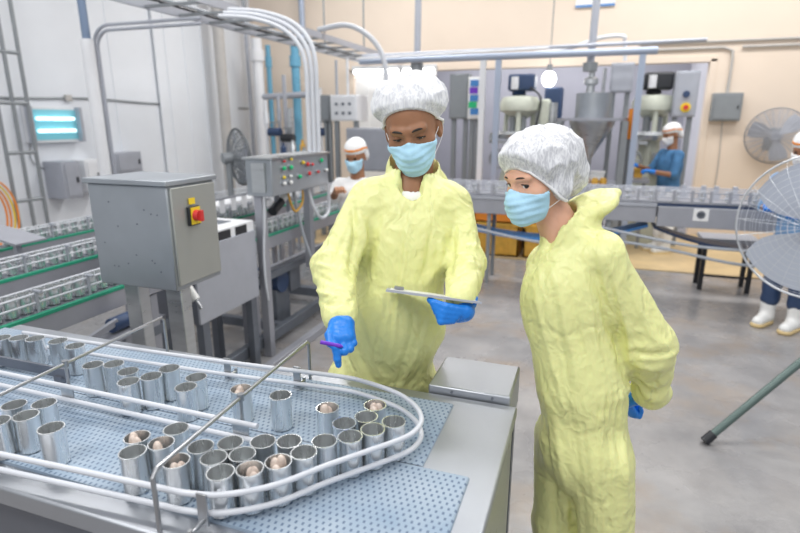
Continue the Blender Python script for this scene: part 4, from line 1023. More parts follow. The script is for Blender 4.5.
pts = [(xa, 8.97, z2), (xw - 0.12, 8.97, z2), (xw - 0.02, 8.97, z2 - 0.04), (xw, 8.97, z2 - 0.14), (xw, 8.97, a.z)]
tag(MB().tube(pts, 0.018, 8).build('wall_conduit', 'tanpipe'), 'conduit bending down into the grey wall box', 'conduit')
tag(MB().cyl((xw + 0.1, 8.965, z2), (4.0, 8.965, z2), 0.018, n=8).build('wall_conduit', 'tanpipe'), 'lower thin conduit right of the grey wall box', 'conduit')
# signboard at the top edge
a, c_ = at(577, -14, y=8.97), at(615, 5.5, y=8.97)
sg = thing('wall_sign', 'white sign board with blue edge high on the cream wall', 'sign', ((a.x + c_.x) / 2, 8.98, c_.z))
MB().box(a.x, 8.96, c_.z, c_.x, 9.0, a.z).build('board', 'whiteplastic', sg)
MB().box(a.x, 8.955, c_.z, c_.x, 8.96, c_.z + 0.03).build('border', 'blue', sg)
# wall fan, right
c = at(776, 136, y=8.72)
fw = fan('wall_fan', 'grey wall-mounted fan on the cream wall at the right', c, (-0.25, -0.96, 0.05), 0.36, 0.10, 3, 'midgrey', 'midgrey', (c.x, 9.0, c.z), 12, 24, 0.004)
MB().cyl((c.x + 0.03, 8.82, c.z), (c.x + 0.03, 9.0, c.z - 0.05), 0.05, n=12).build('bracket', 'grey', fw)
MB().box(c.x - 0.07, 8.97, c.z - 0.2, c.x + 0.13, 9.0, c.z + 0.1).build('wall_plate', 'grey', fw)
tag(MB().tube(spline([(c.x - 0.6, 8.985, 2.6), (c.x - 0.62, 8.985, 1.9), (c.x - 0.58, 8.985, 1.0), (c.x - 0.6, 8.985, 0.3)], 6), 0.008, 6).build('wall_wire', 'tanpipe'), 'thin wire running down the cream wall left of the wall fan', 'cable')

# big stand fan, right foreground
c = at(816, 228, d=2.68)
fs = fan('stand_fan', 'big industrial stand fan with blue-grey blades at the right edge', c, (-0.55, -0.83, 0.06), 0.362, 0.10, 3, 'blade', 'guardwire', (c.x, c.y, 0), 12, 24, 0.0009, a0=1.0, wide=1.5)
MB().cyl((c.x + 0.04, c.y + 0.09, c.z), (c.x + 0.30, c.y + 0.10, c.z - 0.02), 0.03, n=12).build('yoke', 'grey', fs)
MB().tube([Vector(c) + 0.362 * (math.cos(a) * Vector((0.83, -0.55, 0)).normalized() + math.sin(a) * Vector((0, 0, 1))) for a in [2 * math.pi * i / 48 for i in range(48)]], 0.0055, 8, True).build('guard_ring', 'guardwire', fs)
hub2 = Vector((c.x + 0.30, c.y + 0.10, 0))
MB().cyl(hub2, hub2 + Vector((0, 0, c.z)), 0.022, n=14).build('post', 'grey', fs)
foot = at(706, 440, z=0.022); 
M['fanleg'] = mat('dark_green_grey_tube', (0.12, 0.17, 0.16), 0.35, 0.3)
top = hub2 + Vector((0, 0, 0.70))
for k, q in enumerate((foot, Vector((hub2.x + 0.35, hub2.y + 0.5, 0.022)), Vector((hub2.x + 0.42, hub2.y - 0.5, 0.022)))):
    lg = MB().cyl(q, top, 0.020, n=14).build('leg', 'fanleg', fs)
    d_ = (top - q).normalized()
    MB().cyl(q - d_ * 0.012, q + d_ * 0.05, 0.025, n=14).build('foot_cap', 'black', lg)

for k, (px, y, z, sx, mm, nm, lab) in enumerate(((598, 7.62, .90, .09, 'whiteplastic', 'tray', 'white tray on the hopper shelf right of the spout'), (639, 7.82, .94, .05, 'amber', 'fish_box', 'small amber box on the sorting table before the blue-shirted worker'))):
    p = at(px, 163, y=y); t = thing(nm, lab, 'box', (p.x, y, z + .001))
    MB().box(p.x - sx, y - .06, z + .001, p.x + sx, y + .06, z + 0.12).build('body', mm, t, bevel=0.006)
    MB().box(p.x - sx - 0.01, y - .07, z + 0.10, p.x + sx + 0.01, y + .07, z + 0.125).build('lid', mm, t)
# ================================================================== PEOPLE (signed-distance sculpting -> one smooth surface per body / garment)
def V3(p): return np.array([p[0], p[1], p[2]], dtype=np.float32)
def sd_cap(P, a, b, r0, r1=None):
    r1 = r0 if r1 is None else r1
    a, b = V3(a), V3(b); ab = b - a; L = float(ab @ ab) + 1e-9
    t = np.clip(((P - a) @ ab) / L, 0, 1)
    return np.linalg.norm(P - a - t[..., None] * ab, axis=-1) - (r0 + (r1 - r0) * t)
def sd_ell(P, c, r, Rm=None):
    q = P - V3(c)
    if Rm is not None: q = q @ np.array(Rm, dtype=np.float32)       # columns of Rm = ellipsoid axes
    r = np.array(r, dtype=np.float32)
    k0 = np.linalg.norm(q / r, axis=-1); k1 = np.linalg.norm(q / (r * r), axis=-1)
    return k0 * (k0 - 1.0) / np.maximum(k1, 1e-6)
def smin(a, b, k):
    h = np.clip(0.5 + 0.5 * (b - a) / k, 0, 1)
    return b + (a - b) * h - k * h * (1 - h)
def smax(a, b, k): return -smin(-a, -b, k)
def surf_nets(fn, lo, hi, h):
    lo = np.array(lo, dtype=np.float32); hi = np.array(hi, dtype=np.float32)
    n = np.ceil((hi - lo) / h).astype(int) + 1
    ax = [lo[i] + h * np.arange(n[i], dtype=np.float32) for i in range(3)]
    F = np.empty(n, dtype=np.float32)
    for i in range(n[0]):
        Y, Z = np.meshgrid(ax[1], ax[2], indexing='ij')
        P = np.stack([np.full_like(Y, ax[0][i]), Y, Z], -1)
        F[i] = fn(P)
    ins = F < 0
    c = [F[i:n[0] - 1 + i, j:n[1] - 1 + j, k:n[2] - 1 + k] for i in (0, 1) for j in (0, 1) for k in (0, 1)]
    cnt = sum((q < 0).astype(np.int8) for q in c)
    act = (cnt > 0) & (cnt < 8)
    idx = -np.ones(act.shape, dtype=np.int64); I = np.argwhere(act); idx[act] = np.arange(len(I))
    val = np.stack([q[act] for q in c], -1)
    off = np.array([(i, j, k) for i in (0, 1) for j in (0, 1) for k in (0, 1)], dtype=np.float32)
    acc = np.zeros((len(I), 3), dtype=np.float32); num = np.zeros(len(I), dtype=np.float32)
    for a in range(8):
        for b in range(a + 1, 8):
            if np.abs(off[a] - off[b]).sum() != 1: continue
            va, vb = val[:, a], val[:, b]; m = (va < 0) != (vb < 0)
            t = np.where(m, va / np.where(m, va - vb, 1), 0)
            acc += np.where(m[:, None], off[a] + t[:, None] * (off[b] - off[a]), 0); num += m
    verts = lo + h * (I + acc / num[:, None])
    faces = []
    for d in range(3):
        e1, e2 = [(1, 2), (2, 0), (0, 1)][d]
        sl0 = [slice(None)] * 3; sl1 = [slice(None)] * 3
        sl0[d] = slice(0, -1); sl1[d] = slice(1, None)
        A, B = ins[tuple(sl0)], ins[tuple(sl1)]
        E = np.argwhere(A != B)
        ok = (E[:, e1] > 0) & (E[:, e2] > 0) & (E[:, e1] < n[e1] - 1) & (E[:, e2] < n[e2] - 1)
        E = E[ok]; flip = A[tuple(E.T)]
        def cell(o1, o2):
            q = E.copy(); q[:, e1] -= o1; q[:, e2] -= o2; return idx[tuple(q.T)]
        q = np.stack([cell(1, 1), cell(0, 1), cell(0, 0), cell(1, 0)], -1)
        q = np.where(flip[:, None], q, q[:, ::-1]); faces.append(q[(q >= 0).all(1)])
    return verts, np.concatenate(faces)
_pr = np.random.RandomState(7).permutation(256); _pr = np.concatenate([_pr, _pr, _pr])
_gr = np.random.RandomState(3).normal(size=(256, 3)).astype(np.float32); _gr /= np.linalg.norm(_gr, axis=1)[:, None]
def pnoise(P):
    i = np.floor(P).astype(int); f = (P - i).astype(np.float32); i &= 255
    u = f * f * f * (f * (f * 6 - 15) + 10); out = 0
    for dx in (0, 1):
        for dy in (0, 1):
            for dz in (0, 1):
                g = _gr[_pr[_pr[_pr[(i[:, 0] + dx) & 255] + ((i[:, 1] + dy) & 255)] + ((i[:, 2] + dz) & 255)] & 255]
                w = (u[:, 0] if dx else 1 - u[:, 0]) * (u[:, 1] if dy else 1 - u[:, 1]) * (u[:, 2] if dz else 1 - u[:, 2])
                out = out + w * ((f - np.array([dx, dy, dz], dtype=np.float32)) * g).sum(1)
    return out
def ridged(P): return 1 - 2.2 * np.abs(pnoise(P))
def crease(P, w=3.0): return np.clip(1 - w * np.abs(pnoise(P)), 0, 1) ** 1.4
def vnormals(v, f):
    nrm = np.zeros_like(v)
    fn = np.cross(v[f[:, 2]] - v[f[:, 0]], v[f[:, 3]] - v[f[:, 1]])
    for k in range(4): np.add.at(nrm, f[:, k], fn)
    return nrm / np.maximum(np.linalg.norm(nrm, axis=1), 1e-9)[:, None]
def lap(v, f, it, lam=0.5):
    e = np.concatenate([f[:, [0, 1]], f[:, [1, 2]], f[:, [2, 3]], f[:, [3, 0]]])
    for _ in range(it):
        s = np.zeros_like(v); c = np.zeros(len(v), dtype=np.float32)
        np.add.at(s, e[:, 0], v[e[:, 1]]); np.add.at(c, e[:, 0], 1)
        v = v + lam * (s / np.maximum(c, 1)[:, None] - v)
    return v
def sculpt(name, m, fn, lo, hi, h, parent, smooth=1, disp=None, two=False):
    v, f = surf_nets(fn, lo, hi, h)
    if smooth: v = lap(v, f, smooth)
    if disp is not None:
        nn = vnormals(v, f); d = disp(v, nn) if two else disp(v); v = v + nn * d[:, None]
    off = rootloc(parent) if parent is not None else Vector((0, 0, 0))
    v = v - V3(off)
    me = bpy.data.meshes.new(name)
    me.from_pydata(v.tolist(), [], f.tolist())
    me.polygons.foreach_set('use_smooth', [True] * len(me.polygons)); me.update()
    o = bpy.data.objects.new(name, me); COL.objects.link(o); me.materials.append(M[m] if isinstance(m, str) else m)
    if parent is not None: o.parent = parent
    return o
def bbox(pts, pad):
    a = np.array([V3(p) for p in pts]); return a.min(0) - pad, a.max(0) + pad

M['suit'] = mat('yellow_disposable_coverall', (0.83, 0.84, 0.375), 0.40, noise=0.06, nscale=6, spec=0.45, sss=0.06)
def crumple(m):
    nt = m.node_tree; b = nt.nodes['Principled BSDF']; tc = nt.nodes.new('ShaderNodeTexCoord')
    n = nt.nodes.new('ShaderNodeTexNoise'); n.inputs['Scale'].default_value = 7; n.inputs['Detail'].default_value = 3
    nt.links.new(tc.outputs['Object'], n.inputs['Vector'])
    ad = nt.nodes.new('ShaderNodeMix'); ad.data_type = 'VECTOR'; ad.inputs['Factor'].default_value = 0.12
    nt.links.new(tc.outputs['Object'], ad.inputs['A']); nt.links.new(n.outputs['Color'], ad.inputs['B'])
    mp = nt.nodes.new('ShaderNodeMapping'); mp.inputs['Scale'].default_value = (1, 1, 0.55)
    nt.links.new(ad.outputs['Result'], mp.inputs['Vector'])
    prev = None
    for sc, dist, st_, ft in ((8, 0.0042, .6, 'DISTANCE_TO_EDGE'), (26, 0.0042, .75, 'F1'), (66, 0.0028, .8, 'F1')):
        v = nt.nodes.new('ShaderNodeTexVoronoi'); v.feature = ft; v.inputs['Scale'].default_value = sc
        nt.links.new(mp.outputs['Vector'], v.inputs['Vector']); out = v.outputs['Distance']
        if ft != 'F1':
            mr = nt.nodes.new('ShaderNodeMapRange'); mr.inputs['From Max'].default_value = 0.10; mr.interpolation_type = 'SMOOTHSTEP'
            nt.links.new(out, mr.inputs['Value']); out = mr.outputs['Result']
        bp = nt.nodes.new('ShaderNodeBump'); bp.inputs['Strength'].default_value = st_; bp.inputs['Distance'].default_value = dist
        nt.links.new(out, bp.inputs['Height'])
        if prev is not None: nt.links.new(prev.outputs['Normal'], bp.inputs['Normal'])
        prev = bp
    nt.links.new(prev.outputs['Normal'], b.inputs['Normal'])
crumple(M['suit'])
def net_mat(name, c0, c1, al, scale):
    m = mat(name, c1, 0.7); nt = m.node_tree; b = nt.nodes['Principled BSDF']; tc = nt.nodes.new('ShaderNodeTexCoord')
    n = nt.nodes.new('ShaderNodeTexNoise'); n.inputs['Scale'].default_value = scale; n.inputs['Detail'].default_value = 2; n.inputs['Distortion'].default_value = 0.8
    mp = nt.nodes.new('ShaderNodeMapping'); mp.inputs['Scale'].default_value = (1.0, 1.0, 0.28); mp.inputs['Rotation'].default_value = (0.15, -0.25, 0)
    nt.links.new(tc.outputs['Object'], mp.inputs['Vector']); nt.links.new(mp.outputs['Vector'], n.inputs['Vector'])
    r = nt.nodes.new('ShaderNodeValToRGB'); e = r.color_ramp.elements
    e[0].position = 0.42; e[0].color = (*c0, 1); e[1].position = 0.58; e[1].color = (*c1, 1)
    nt.links.new(n.outputs['Fac'], r.inputs['Fac']); nt.links.new(r.outputs['Color'], b.inputs['Base Color'])
    b.inputs['Alpha'].default_value = al
    return m
M['net_man'] = net_mat('white_hairnet', (0.66, 0.67, 0.71), (0.84, 0.85, 0.87), 0.97, 150)
M['net_woman'] = net_mat('white_hairnet_thin', (0.60, 0.61, 0.65), (0.84, 0.85, 0.88), 0.955, 150)

LIDZ = [-.0005]; BROW = [.0032]
class Head:
    """head frame: x = person's left, y = forward, z = up, origin between the eyes inside the head"""
    def __init__(s, c, fwd, up=(0, 0, 1), k=1.0):
        s.c = Vector(c); f = Vector(fwd).normalized(); u = Vector(up); u = (u - f * u.dot(f)).normalized(); l = u.cross(f)
        s.R = np.array([[l.x, f.x, u.x], [l.y, f.y, u.y], [l.z, f.z, u.z]], dtype=np.float32); s.k = k
    def loc(s, P): return ((P - V3(s.c)) @ s.R) / s.k
    def w(s, p): q = s.R @ np.array(p, dtype=np.float32) * s.k; return Vector((q[0], q[1], q[2])) + s.c
def head_sdf(q):
    d = sd_ell(q, (0, -.012, .035), (.074, .096, .088))
    d = smin(d, sd_ell(q, (0, .028, -.022), (.064, .066, .086)), .03)
    d = smin(d, sd_ell(q, (0, .040, -.078), (.047, .048, .040)), .03)
    d = smin(d, sd_ell(q, (0, .078, -.100), (.022, .018, .018)), .02)
    for sg in (-1, 1):
        d = smin(d, sd_ell(q, (sg * .043, .056, -.030), (.022, .022, .020)), .02)
        d = smin(d, sd_cap(q, (sg * .012, .090, .020), (sg * .043, .078, .022), .011, .010), .012)
    d = smin(d, sd_cap(q, (0, .091, .004), (0, .112, -.040), .0075, .0125), .012)
    for sg in (-1, 1):
        d = smin(d, sd_ell(q, (sg * .013, .104, -.044), (.009, .010, .008)), .008)
        d = smax(d, -sd_ell(q, (sg * .0315, .098, .000), (.017, .017, .011)), .010)
        lid = sd_ell(q, (sg * .0315, .074, .0), (.0146, .0146, .0146))
        upper = np.maximum(lid, -(q[..., 2] - LIDZ[0]))
        lower = np.maximum(lid + .0006, (q[..., 2] + .0062))
        d = smin(d, np.minimum(upper, lower), .002)
        ear = sd_ell(q, (sg * .077, -.012, -.018), (.011, .021, .032))
        ear = smax(ear, -sd_ell(q, (sg * .089, -.006, -.016), (.008, .011, .018)), .006)
        d = smin(d, ear, .006)
    lips = smin(sd_ell(q, (0, .094, -.070), (.022, .009, .006)), sd_ell(q, (0, .092, -.080), (.019, .010, .007)), .004)
    return smin(d, lips, .008)
def head_parts(H, root, skin, cap, hairrim, brow_tilt=0.0, cap_c=(0, -.028, .062), cap_r=(.102, .118, .088), rim=(.062, -.035), pleat=46, tail=None, hair_low=-.02, maskw=.0, res=.0028, ears=False):
    k = H.k
    # eyes
    for sg in (-1, 1):
        ey = sculpt('eyeball', 'eye', lambda P: sd_ell(H.loc(P), (sg * .0315, .074, 0), (.0130,) * 3), V3(H.w((sg * .0315, .074, 0))) - .017, V3(H.w((sg * .0315, .074, 0))) + .017, .0016, root)
        ic = (sg * .0315 - IRX[0], .0805, IRX[1])
        sculpt('iris', 'iris', lambda P: sd_ell(H.loc(P), ic, (.0074, .0072, .0074)), V3(H.w(ic)) - .01, V3(H.w(ic)) + .01, .0011, ey)
        pts = [H.w((sg * x, y, z)) for (x, y, z) in ((.012, .0985, .0205), (.025, .0980, .0250), (.039, .0905, .0245), (.053, .076, .0165))]
        MB().tube(spline(pts, 4), [BROW[0] * k] * 4 + [BROW[0] * 1.15 * k] * 4 + [BROW[0] * .8 * k] * 4 + [.0010 * k], 6).build('eyebrow', 'hair', root)
        pts = [H.w((sg * x, y, z)) for (x, y, z) in ((.018, .0835, LIDZ[0] - .002), (.025, .0880, LIDZ[0]), (.034, .0890, LIDZ[0]), (.0470, .081, LIDZ[0] - .003))]
        MB().tube(spline(pts, 4), .0017 * k, 5).build('eyelashes', 'hair', root)
    # hair below the net
    def hair(P):
        q = H.loc(P)
        d = sd_ell(q, (0, -.012, .035), (.074, .096, .088)) - .0016
        front = -(q[..., 2] - (.085 - 1.05 * (.085 - q[..., 1]) * (q[..., 1] > -.2)))
        low = hair_low - q[..., 2]
        line = np.where(q[..., 1] > .0, (.078 - q[..., 2]) * .7 + (q[..., 1] - .045) * .7 - .012, low)
        return smax(smax(d, line, .01), low, .01)
    lo, hi = V3(H.c) - .17, V3(H.c) + .17
    hr = sculpt('hair', 'hair', hair, lo, hi, .005, root)
    # bouffant net
    def rimz(q):   # rim plane: rim[0] at the forehead (y=+.09), rim[1] at the nape (y=-.11)
        t = (q[..., 1] + .11) / .20
        return rim[1] + (rim[0] - rim[1]) * t
    def net(P):
        q = H.loc(P)
        d = sd_ell(q, cap_c, cap_r)
        if tail is not None: d = smin(d, sd_ell(q, tail[0], tail[1]), .03)
        d = smin(d, sd_ell(q, (0, -.012, .035), (.082, .104, .096)), .01)
        tgt = smin(sd_ell(q, (0, -.012, .035), (.085, .107, .100)), sd_ell(q, (0, .028, -.022), (.074, .076, .096)), .03)
        if ears:
            for sg in (-1, 1): tgt = smin(tgt, sd_ell(q, (sg * .074, -.014, -.022), (.026, .036, .048)), .012)
        if ears:
            for sg in (-1, 1): d = smin(d, sd_ell(q, (sg * .072, -.014, -.020), (.028, .040, .050)), .015)
        near = np.clip((q[..., 2] - rimz(q)) / .032, 0, 1); near = near * near * (3 - 2 * near)
        d = d * near + tgt * (1 - near)
        return np.maximum(d, rimz(q) - q[..., 2])
    def ndisp(v):
        q = H.loc(v); a = np.arctan2(q[:, 0], q[:, 1] + .02)
        g = np.clip((q[:, 2] - rimz(q)) / .06, 0, 1)
        w = .0032 * np.sin(a * pleat + 3 * pnoise(q * 14)) * (1 - g * .8) + .0065 * (crease(q * np.array([20, 20, 11]), 4) - .3) * g
        return w * np.clip((q[:, 2] - rimz(q)) / .035, 0.08, 1)
    lo, hi = V3(H.c) - .21, V3(H.c) + .21
    nt_ = sculpt('hairnet', cap, net, lo, hi, .0036, root, smooth=1, disp=ndisp)
    # elastic band of the net
    def BS(p):
        d = head_sdf(p) - .006
        if ears:
            for sg in (-1, 1): d = smin(d, sd_ell(p, (sg * .074, -.014, -.022), (.027, .037, .049)), .012)
        return d
    pts = []
    for i in range(40):
        a = 2 * math.pi * i / 40; y = -.012 + .108 * math.cos(a); x = .084 * math.sin(a)
        z = rim[1] + (rim[0] - rim[1]) * (y + .11) / .20
        f_ = math.sqrt(max(.2, 1 - ((z - .035) / .105) ** 2)) if z > .0 else 1
        p = np.array([[x * f_, -.012 + (y + .012) * f_, z + .002]], dtype=np.float32)
        for _ in range(6):   # pull onto the head surface
            e = 1e-3; d0 = BS(p)[0]
            g = np.array([(BS(p + np.eye(3, dtype=np.float32)[j] * e)[0] - d0) / e for j in range(3)]); p = p - (g * d0 / max(1e-6, g @ g)).astype(np.float32)
        pts.append(H.w(p[0]))
    MB().tube(pts, .0046 * k, 6, True).build('elastic_band', 'elastic', nt_)
    # mask
    def mask(P):
        q = H.loc(P); x = np.abs(q[..., 0])
        face = smin(head_sdf(q) - .006, sd_ell(q, (0, .072, -.066), (.050, .047, .054)), .02)
        top = q[..., 2] - (-.014 - x * .16 + .010 * np.exp(-(x / .016) ** 2))
        bot = -.132 + x * .42 - q[..., 2]
        side = (.022 + maskw + .15 * np.abs(q[..., 2] + .06)) - q[..., 1]
        d = smax(smax(smax(face, top, .004), bot, .006), side, .004)
        return np.maximum(d, -(head_sdf(q) - .001))
    def mdisp(v):
        q = H.loc(v); t = np.clip((q[:, 1] - .03) / .03, 0, 1)
        return .0010 * t * np.sin((q[:, 2] + .012 * np.cos(q[:, 0] * 20)) * 2 * math.pi / .021) + .0012 * pnoise(q * 55)
    mk_ = sculpt('face_mask', 'mask', mask, V3(H.c) - .16, V3(H.c) + .16, .0026, root, smooth=1, disp=mdisp)
    for sg in (-1, 1):
        ring = [H.w((sg * x, y, z)) for (x, y, z) in ((.064, .034 + maskw, -.030), (.077, .012, -.012), (.086, -.010, .008), (.089, -.026, -.012), (.084, -.022, -.045), (.073, .006, -.064), (.056, .036 + maskw, -.082))]
        MB().tube(spline(ring, 5), .0011 * k, 5).build('ear_loop', 'elastic', mk_)
IRX = (0.0, -.003)

def hand(name, root, palm, fingers, h=.0021, label=None, m='glove'):
    """palm: list of (a, b, r0, r1); fingers: lists of (point, radius) chains - one chain per finger, smooth but separate"""
    def fn(P):
        d = None
        for (a, b_, r0, r1) in palm:
            e = sd_cap(P, a, b_, r0, r1); d = e if d is None else smin(d, e, .014)
        for ch in fingers:
            e = None
            for (a, ra), (b_, rb) in zip(ch[:-1], ch[1:]):
                q = sd_cap(P, a, b_, ra, rb); e = q if e is None else smin(e, q, .003)
            d = smin(d, e, .0035)
        return d
    pts = [p for a in palm for p in a[:2]] + [p for ch in fingers for p, _ in ch]
    lo, hi = bbox(pts, .055)
    def disp(v): return .0007 * ridged(v * 60)
    o = sculpt(name, m, fn, lo, hi, h, root, smooth=1, disp=disp)
    if label: o['label'] = label
    return o
def lerp(a, b, t): return Vector(a) * (1 - t) + Vector(b) * t

# ------------------------------------------------------------------ MAN
DM = 1.60
HM = Head(at(412, 126, d=1.60), (_F * -0.92 - _R * 0.12 + Vector((0, 0, -0.38))), (_R * -0.13 + Vector((0, 0, 1))), 1.0)
neck_m = at(411, 190, d=1.66)
Rs, Ls = at(366, 200, d=1.62), at(455, 203, d=1.66)
chest_m, belly_m, pel_m = at(406, 245, d=1.67), at(394, 318, d=1.72), at(382, 385, d=1.81)
Re, Rw = at(334, 268, d=1.555), at(340, 316, d=1.42)
Le, Lw = at(466, 264, d=1.60), at(461, 297, d=1.42)
man = thing('person', 'man in yellow coverall and white hairnet pointing down with a pen, clipboard in hand', 'person', (pel_m.x, pel_m.y, 0))
hipR, hipL = pel_m + _R * -.085, pel_m + _R * .085
fR, fL = Vector((hipR.x - .03, hipR.y + .02, .09)), Vector((hipL.x + .03, hipL.y + .05, .09))
def man_body(P):
    d = head_sdf(HM.loc(P))
    d = smin(d, sd_cap(P, HM.w((0, -.022, -.07)), neck_m, .055, .062), .02)
    d = smin(d, sd_ell(P, chest_m, (.11, .08, .15)), .03)
    d = smin(d, sd_cap(P, lerp(Rs, Ls, .05), lerp(Rs, Ls, .95), .030), .02); d = smin(d, sd_cap(P, neck_m, chest_m, .06, .09), .03)
    d = smin(d, sd_cap(P, chest_m, pel_m, .085, .095), .03)
    for a, b_, c_ in ((Rs, Re, Rw), (Ls, Le, Lw)):
        d = smin(d, sd_cap(P, a, b_, .032, .030), .01); d = smin(d, sd_cap(P, b_, c_, .030, .022), .006)
    for a, b_ in ((hipR, fR), (hipL, fL)):
        kn = lerp(a, b_, .5) + _F * -.01
        d = smin(d, sd_cap(P, a, kn, .075, .05), .02); d = smin(d, sd_cap(P, kn, b_, .05, .035), .02)
    return d
lo, hi = bbox([HM.c, Rs, Ls, Re, Rw, Le, Lw, fR, fL, pel_m], .14); lo[2] = .04
sculpt('body', 'skin_brown', man_body, lo, hi, .010, man)
def man_head(P):
    d = head_sdf(HM.loc(P)); n_ = sd_cap(P, HM.w((0, -.022, -.07)), neck_m + Vector((0, 0, -.04)), .054, .064)
    return smin(d, n_, .02) - .0008
sculpt('head', 'skin_brown', man_head, V3(HM.c) - np.array([.14, .14, .25]), V3(HM.c) + .14, .0030, man)
head_parts(HM, man, 'skin_brown', 'net_man', True, cap_c=(0, -.030, .062), cap_r=(.112, .122, .080), rim=(.092, -.088), hair_low=-.05, maskw=.018)

def suit_man(P):
    d = sd_ell(P, chest_m + Vector((0, 0, .01)), (.150, .120, .19))
    d = smin(d, sd_cap(P, lerp(Rs, Ls, .14) + upv * .012, lerp(Rs, Ls, .86) + upv * .012, .060), .06)
    d = smin(d, sd_cap(P, neck_m + upv * -.02, lerp(Rs, Ls, .2), .065, .05), .04)
    d = smin(d, sd_cap(P, neck_m + upv * -.02, lerp(Rs, Ls, .8), .065, .05), .04)
    d = smin(d, sd_cap(P, chest_m, belly_m, .120, .140), .05)
    d = smin(d, sd_ell(P, belly_m, (.158, .125, .16)), .05)
    d = smin(d, sd_ell(P, pel_m, (.170, .130, .17)), .06); d = smin(d, sd_cap(P, belly_m, pel_m, .135, .135), .06)
    d = smin(d, sd_cap(P, neck_m + Vector((0, 0, -.03)), neck_m + Vector((0, 0, .012)), .09, .078), .03)
    arm = smin(sd_cap(P, Rs, Re, .058, .060), sd_cap(P, Re, lerp(Re, Rw, 1.0), .062, .047), .03)
    d = smin(d, arm, .03)
    arm = smin(sd_cap(P, Ls, Le, .058, .056), sd_cap(P, Le, lerp(Le, Lw, 1.05), .058, .040), .03)
    d = smin(d, arm, .03)
    for a, b_ in ((hipR, fR), (hipL, fL)):
        kn = lerp(a, b_, .5) + _F * -.01
        d = smin(d, sd_cap(P, a, kn, .105, .09), .03); d = smin(d, sd_cap(P, kn, lerp(kn, b_, .9), .09, .075), .02)
    # stand-up collar, open in front; hood folded behind
    cdir = (HM.w((0, -.022, -.07)) - neck_m).normalized()
    c0, c1 = neck_m + cdir * -.01 + _F * .005, neck_m + cdir * .055 + _F * .02
    col = sd_cap(P, c0, c1, .080, .088)
    d = smin(d, col, .02)
    hood = sd_ell(P, neck_m + _F * .105 + _R * .015 + Vector((0, 0, .015)), (.115, .055, .060))
    d = smin(d, hood, .03)
    hole = sd_cap(P, neck_m + cdir * .0, neck_m + cdir * .14 + _F * -.01, .066, .078)
    d = smax(d, -hole, .008)
    vcut = sd_cap(P, neck_m - _F * .085 + Vector((0, 0, -.050)), neck_m - _F * .10 + _R * .0 + Vector((0, 0, .10)), .012, .060)
    return smax(d, -vcut, .010)
M_ax = np.array([[_R.x, _F.x, 0], [_R.y, _F.y, 0], [0, 0, 1]], dtype=np.float32)
def px_of(v):
    q = v - np.array([0, 0, CAM_H], dtype=np.float32)
    r = q @ V3(_R); f = q @ V3(_F); z = q[:, 2]
    dd = f * math.cos(PITCH) - z * math.sin(PITCH); u = f * math.sin(PITCH) + z * math.cos(PITCH)
    return 400 + FPX * r / dd, 266.5 - FPX * u / dd
def drape(v, n, lines):
    """long folds of the cloth, each a ridge (+) or crease (-) along a line over the side of the garment the photo shows"""
    x, y = px_of(v); fac_ = np.clip(-(n @ V3(ray(420, 300).normalized())) * 2.5, 0, 1); d = np.zeros(len(v), dtype=np.float32)
    x = x + 3 * pnoise(v * 12); y = y + 3 * pnoise(v * 12 + 5)
    for pts, wd, hh in lines:
        pts = [(p.x, p.y) for p in spline([(a, b_, 0) for a, b_ in pts], 4)]
        best = np.full(len(v), 1e9, dtype=np.float32); m = len(pts) - 1; tt = np.zeros(len(v), dtype=np.float32)
        for k in range(m):
            (ax_, ay), (bx, by) = pts[k], pts[k + 1]; L = (bx - ax_) ** 2 + (by - ay) ** 2 + 1e-6
            t = np.clip(((x - ax_) * (bx - ax_) + (y - ay) * (by - ay)) / L, 0, 1)
            q = np.hypot(x - ax_ - t * (bx - ax_), y - ay - t * (by - ay)); c_ = q < best
            best = np.where(c_, q, best); tt = np.where(c_, (k + t) / m, tt)
        d += 1.1 * hh * np.exp(-(best / (.72 * wd)) ** 2) * np.sin(np.clip(tt, .04, .96) * math.pi) ** .5
    return d * fac_
def folds(v, joints, amp=1.0, waist=None, axis=None):
    q = v @ M_ax
    w = pnoise(q * np.array([3, 3, 2.2])) * .35; w2 = pnoise(q * np.array([4, 4, 4]) + 11) * .25
    qq = q + w[:, None] * np.array([.5, .3, .35]) + w2[:, None] * np.array([.3, .2, -.3])
    d = .006 * pnoise(qq * np.array([4, 4, 1.6])) + .0034 * crease(qq * np.array([5.5, 5.5, 1.6]), 5) + .0022 * crease(qq * np.array([11, 11, 4]) + 7, 6) \
        + .0010 * crease(qq * 22 + 3, 5.0) - .004
    for (j, r, a, dirv) in joints:      # radiating creases round elbows, armpits, crotch
        rel = v - V3(j); dist = np.linalg.norm(rel, axis=1); f = np.exp(-(dist / r) ** 2)
        t = rel @ V3(dirv)
        d += a * f * (1 - 2.2 * np.abs(np.sin(t * math.pi / .046 + 3.5 * pnoise(v * 8))) ** .8 + .5 * crease(v * 22))
    if waist is not None:
        z = (v - V3(waist[0])) @ V3(waist[1]); f = np.exp(-(z / .022) ** 2); ff = np.exp(-(z / .055) ** 2)
        an = np.arctan2((v - V3(waist[0])) @ V3(_R), (v - V3(waist[0])) @ V3(_F))
        bk = np.clip(((v - V3(waist[0])) @ V3(_R) + .03) / .05, 0, 1)
        d += (-.007 * f + ff * .0035 * np.sin(an * 40 + 2 * pnoise(v * 12))) * bk
    return d * amp
upv = Vector((0, 0, 1))
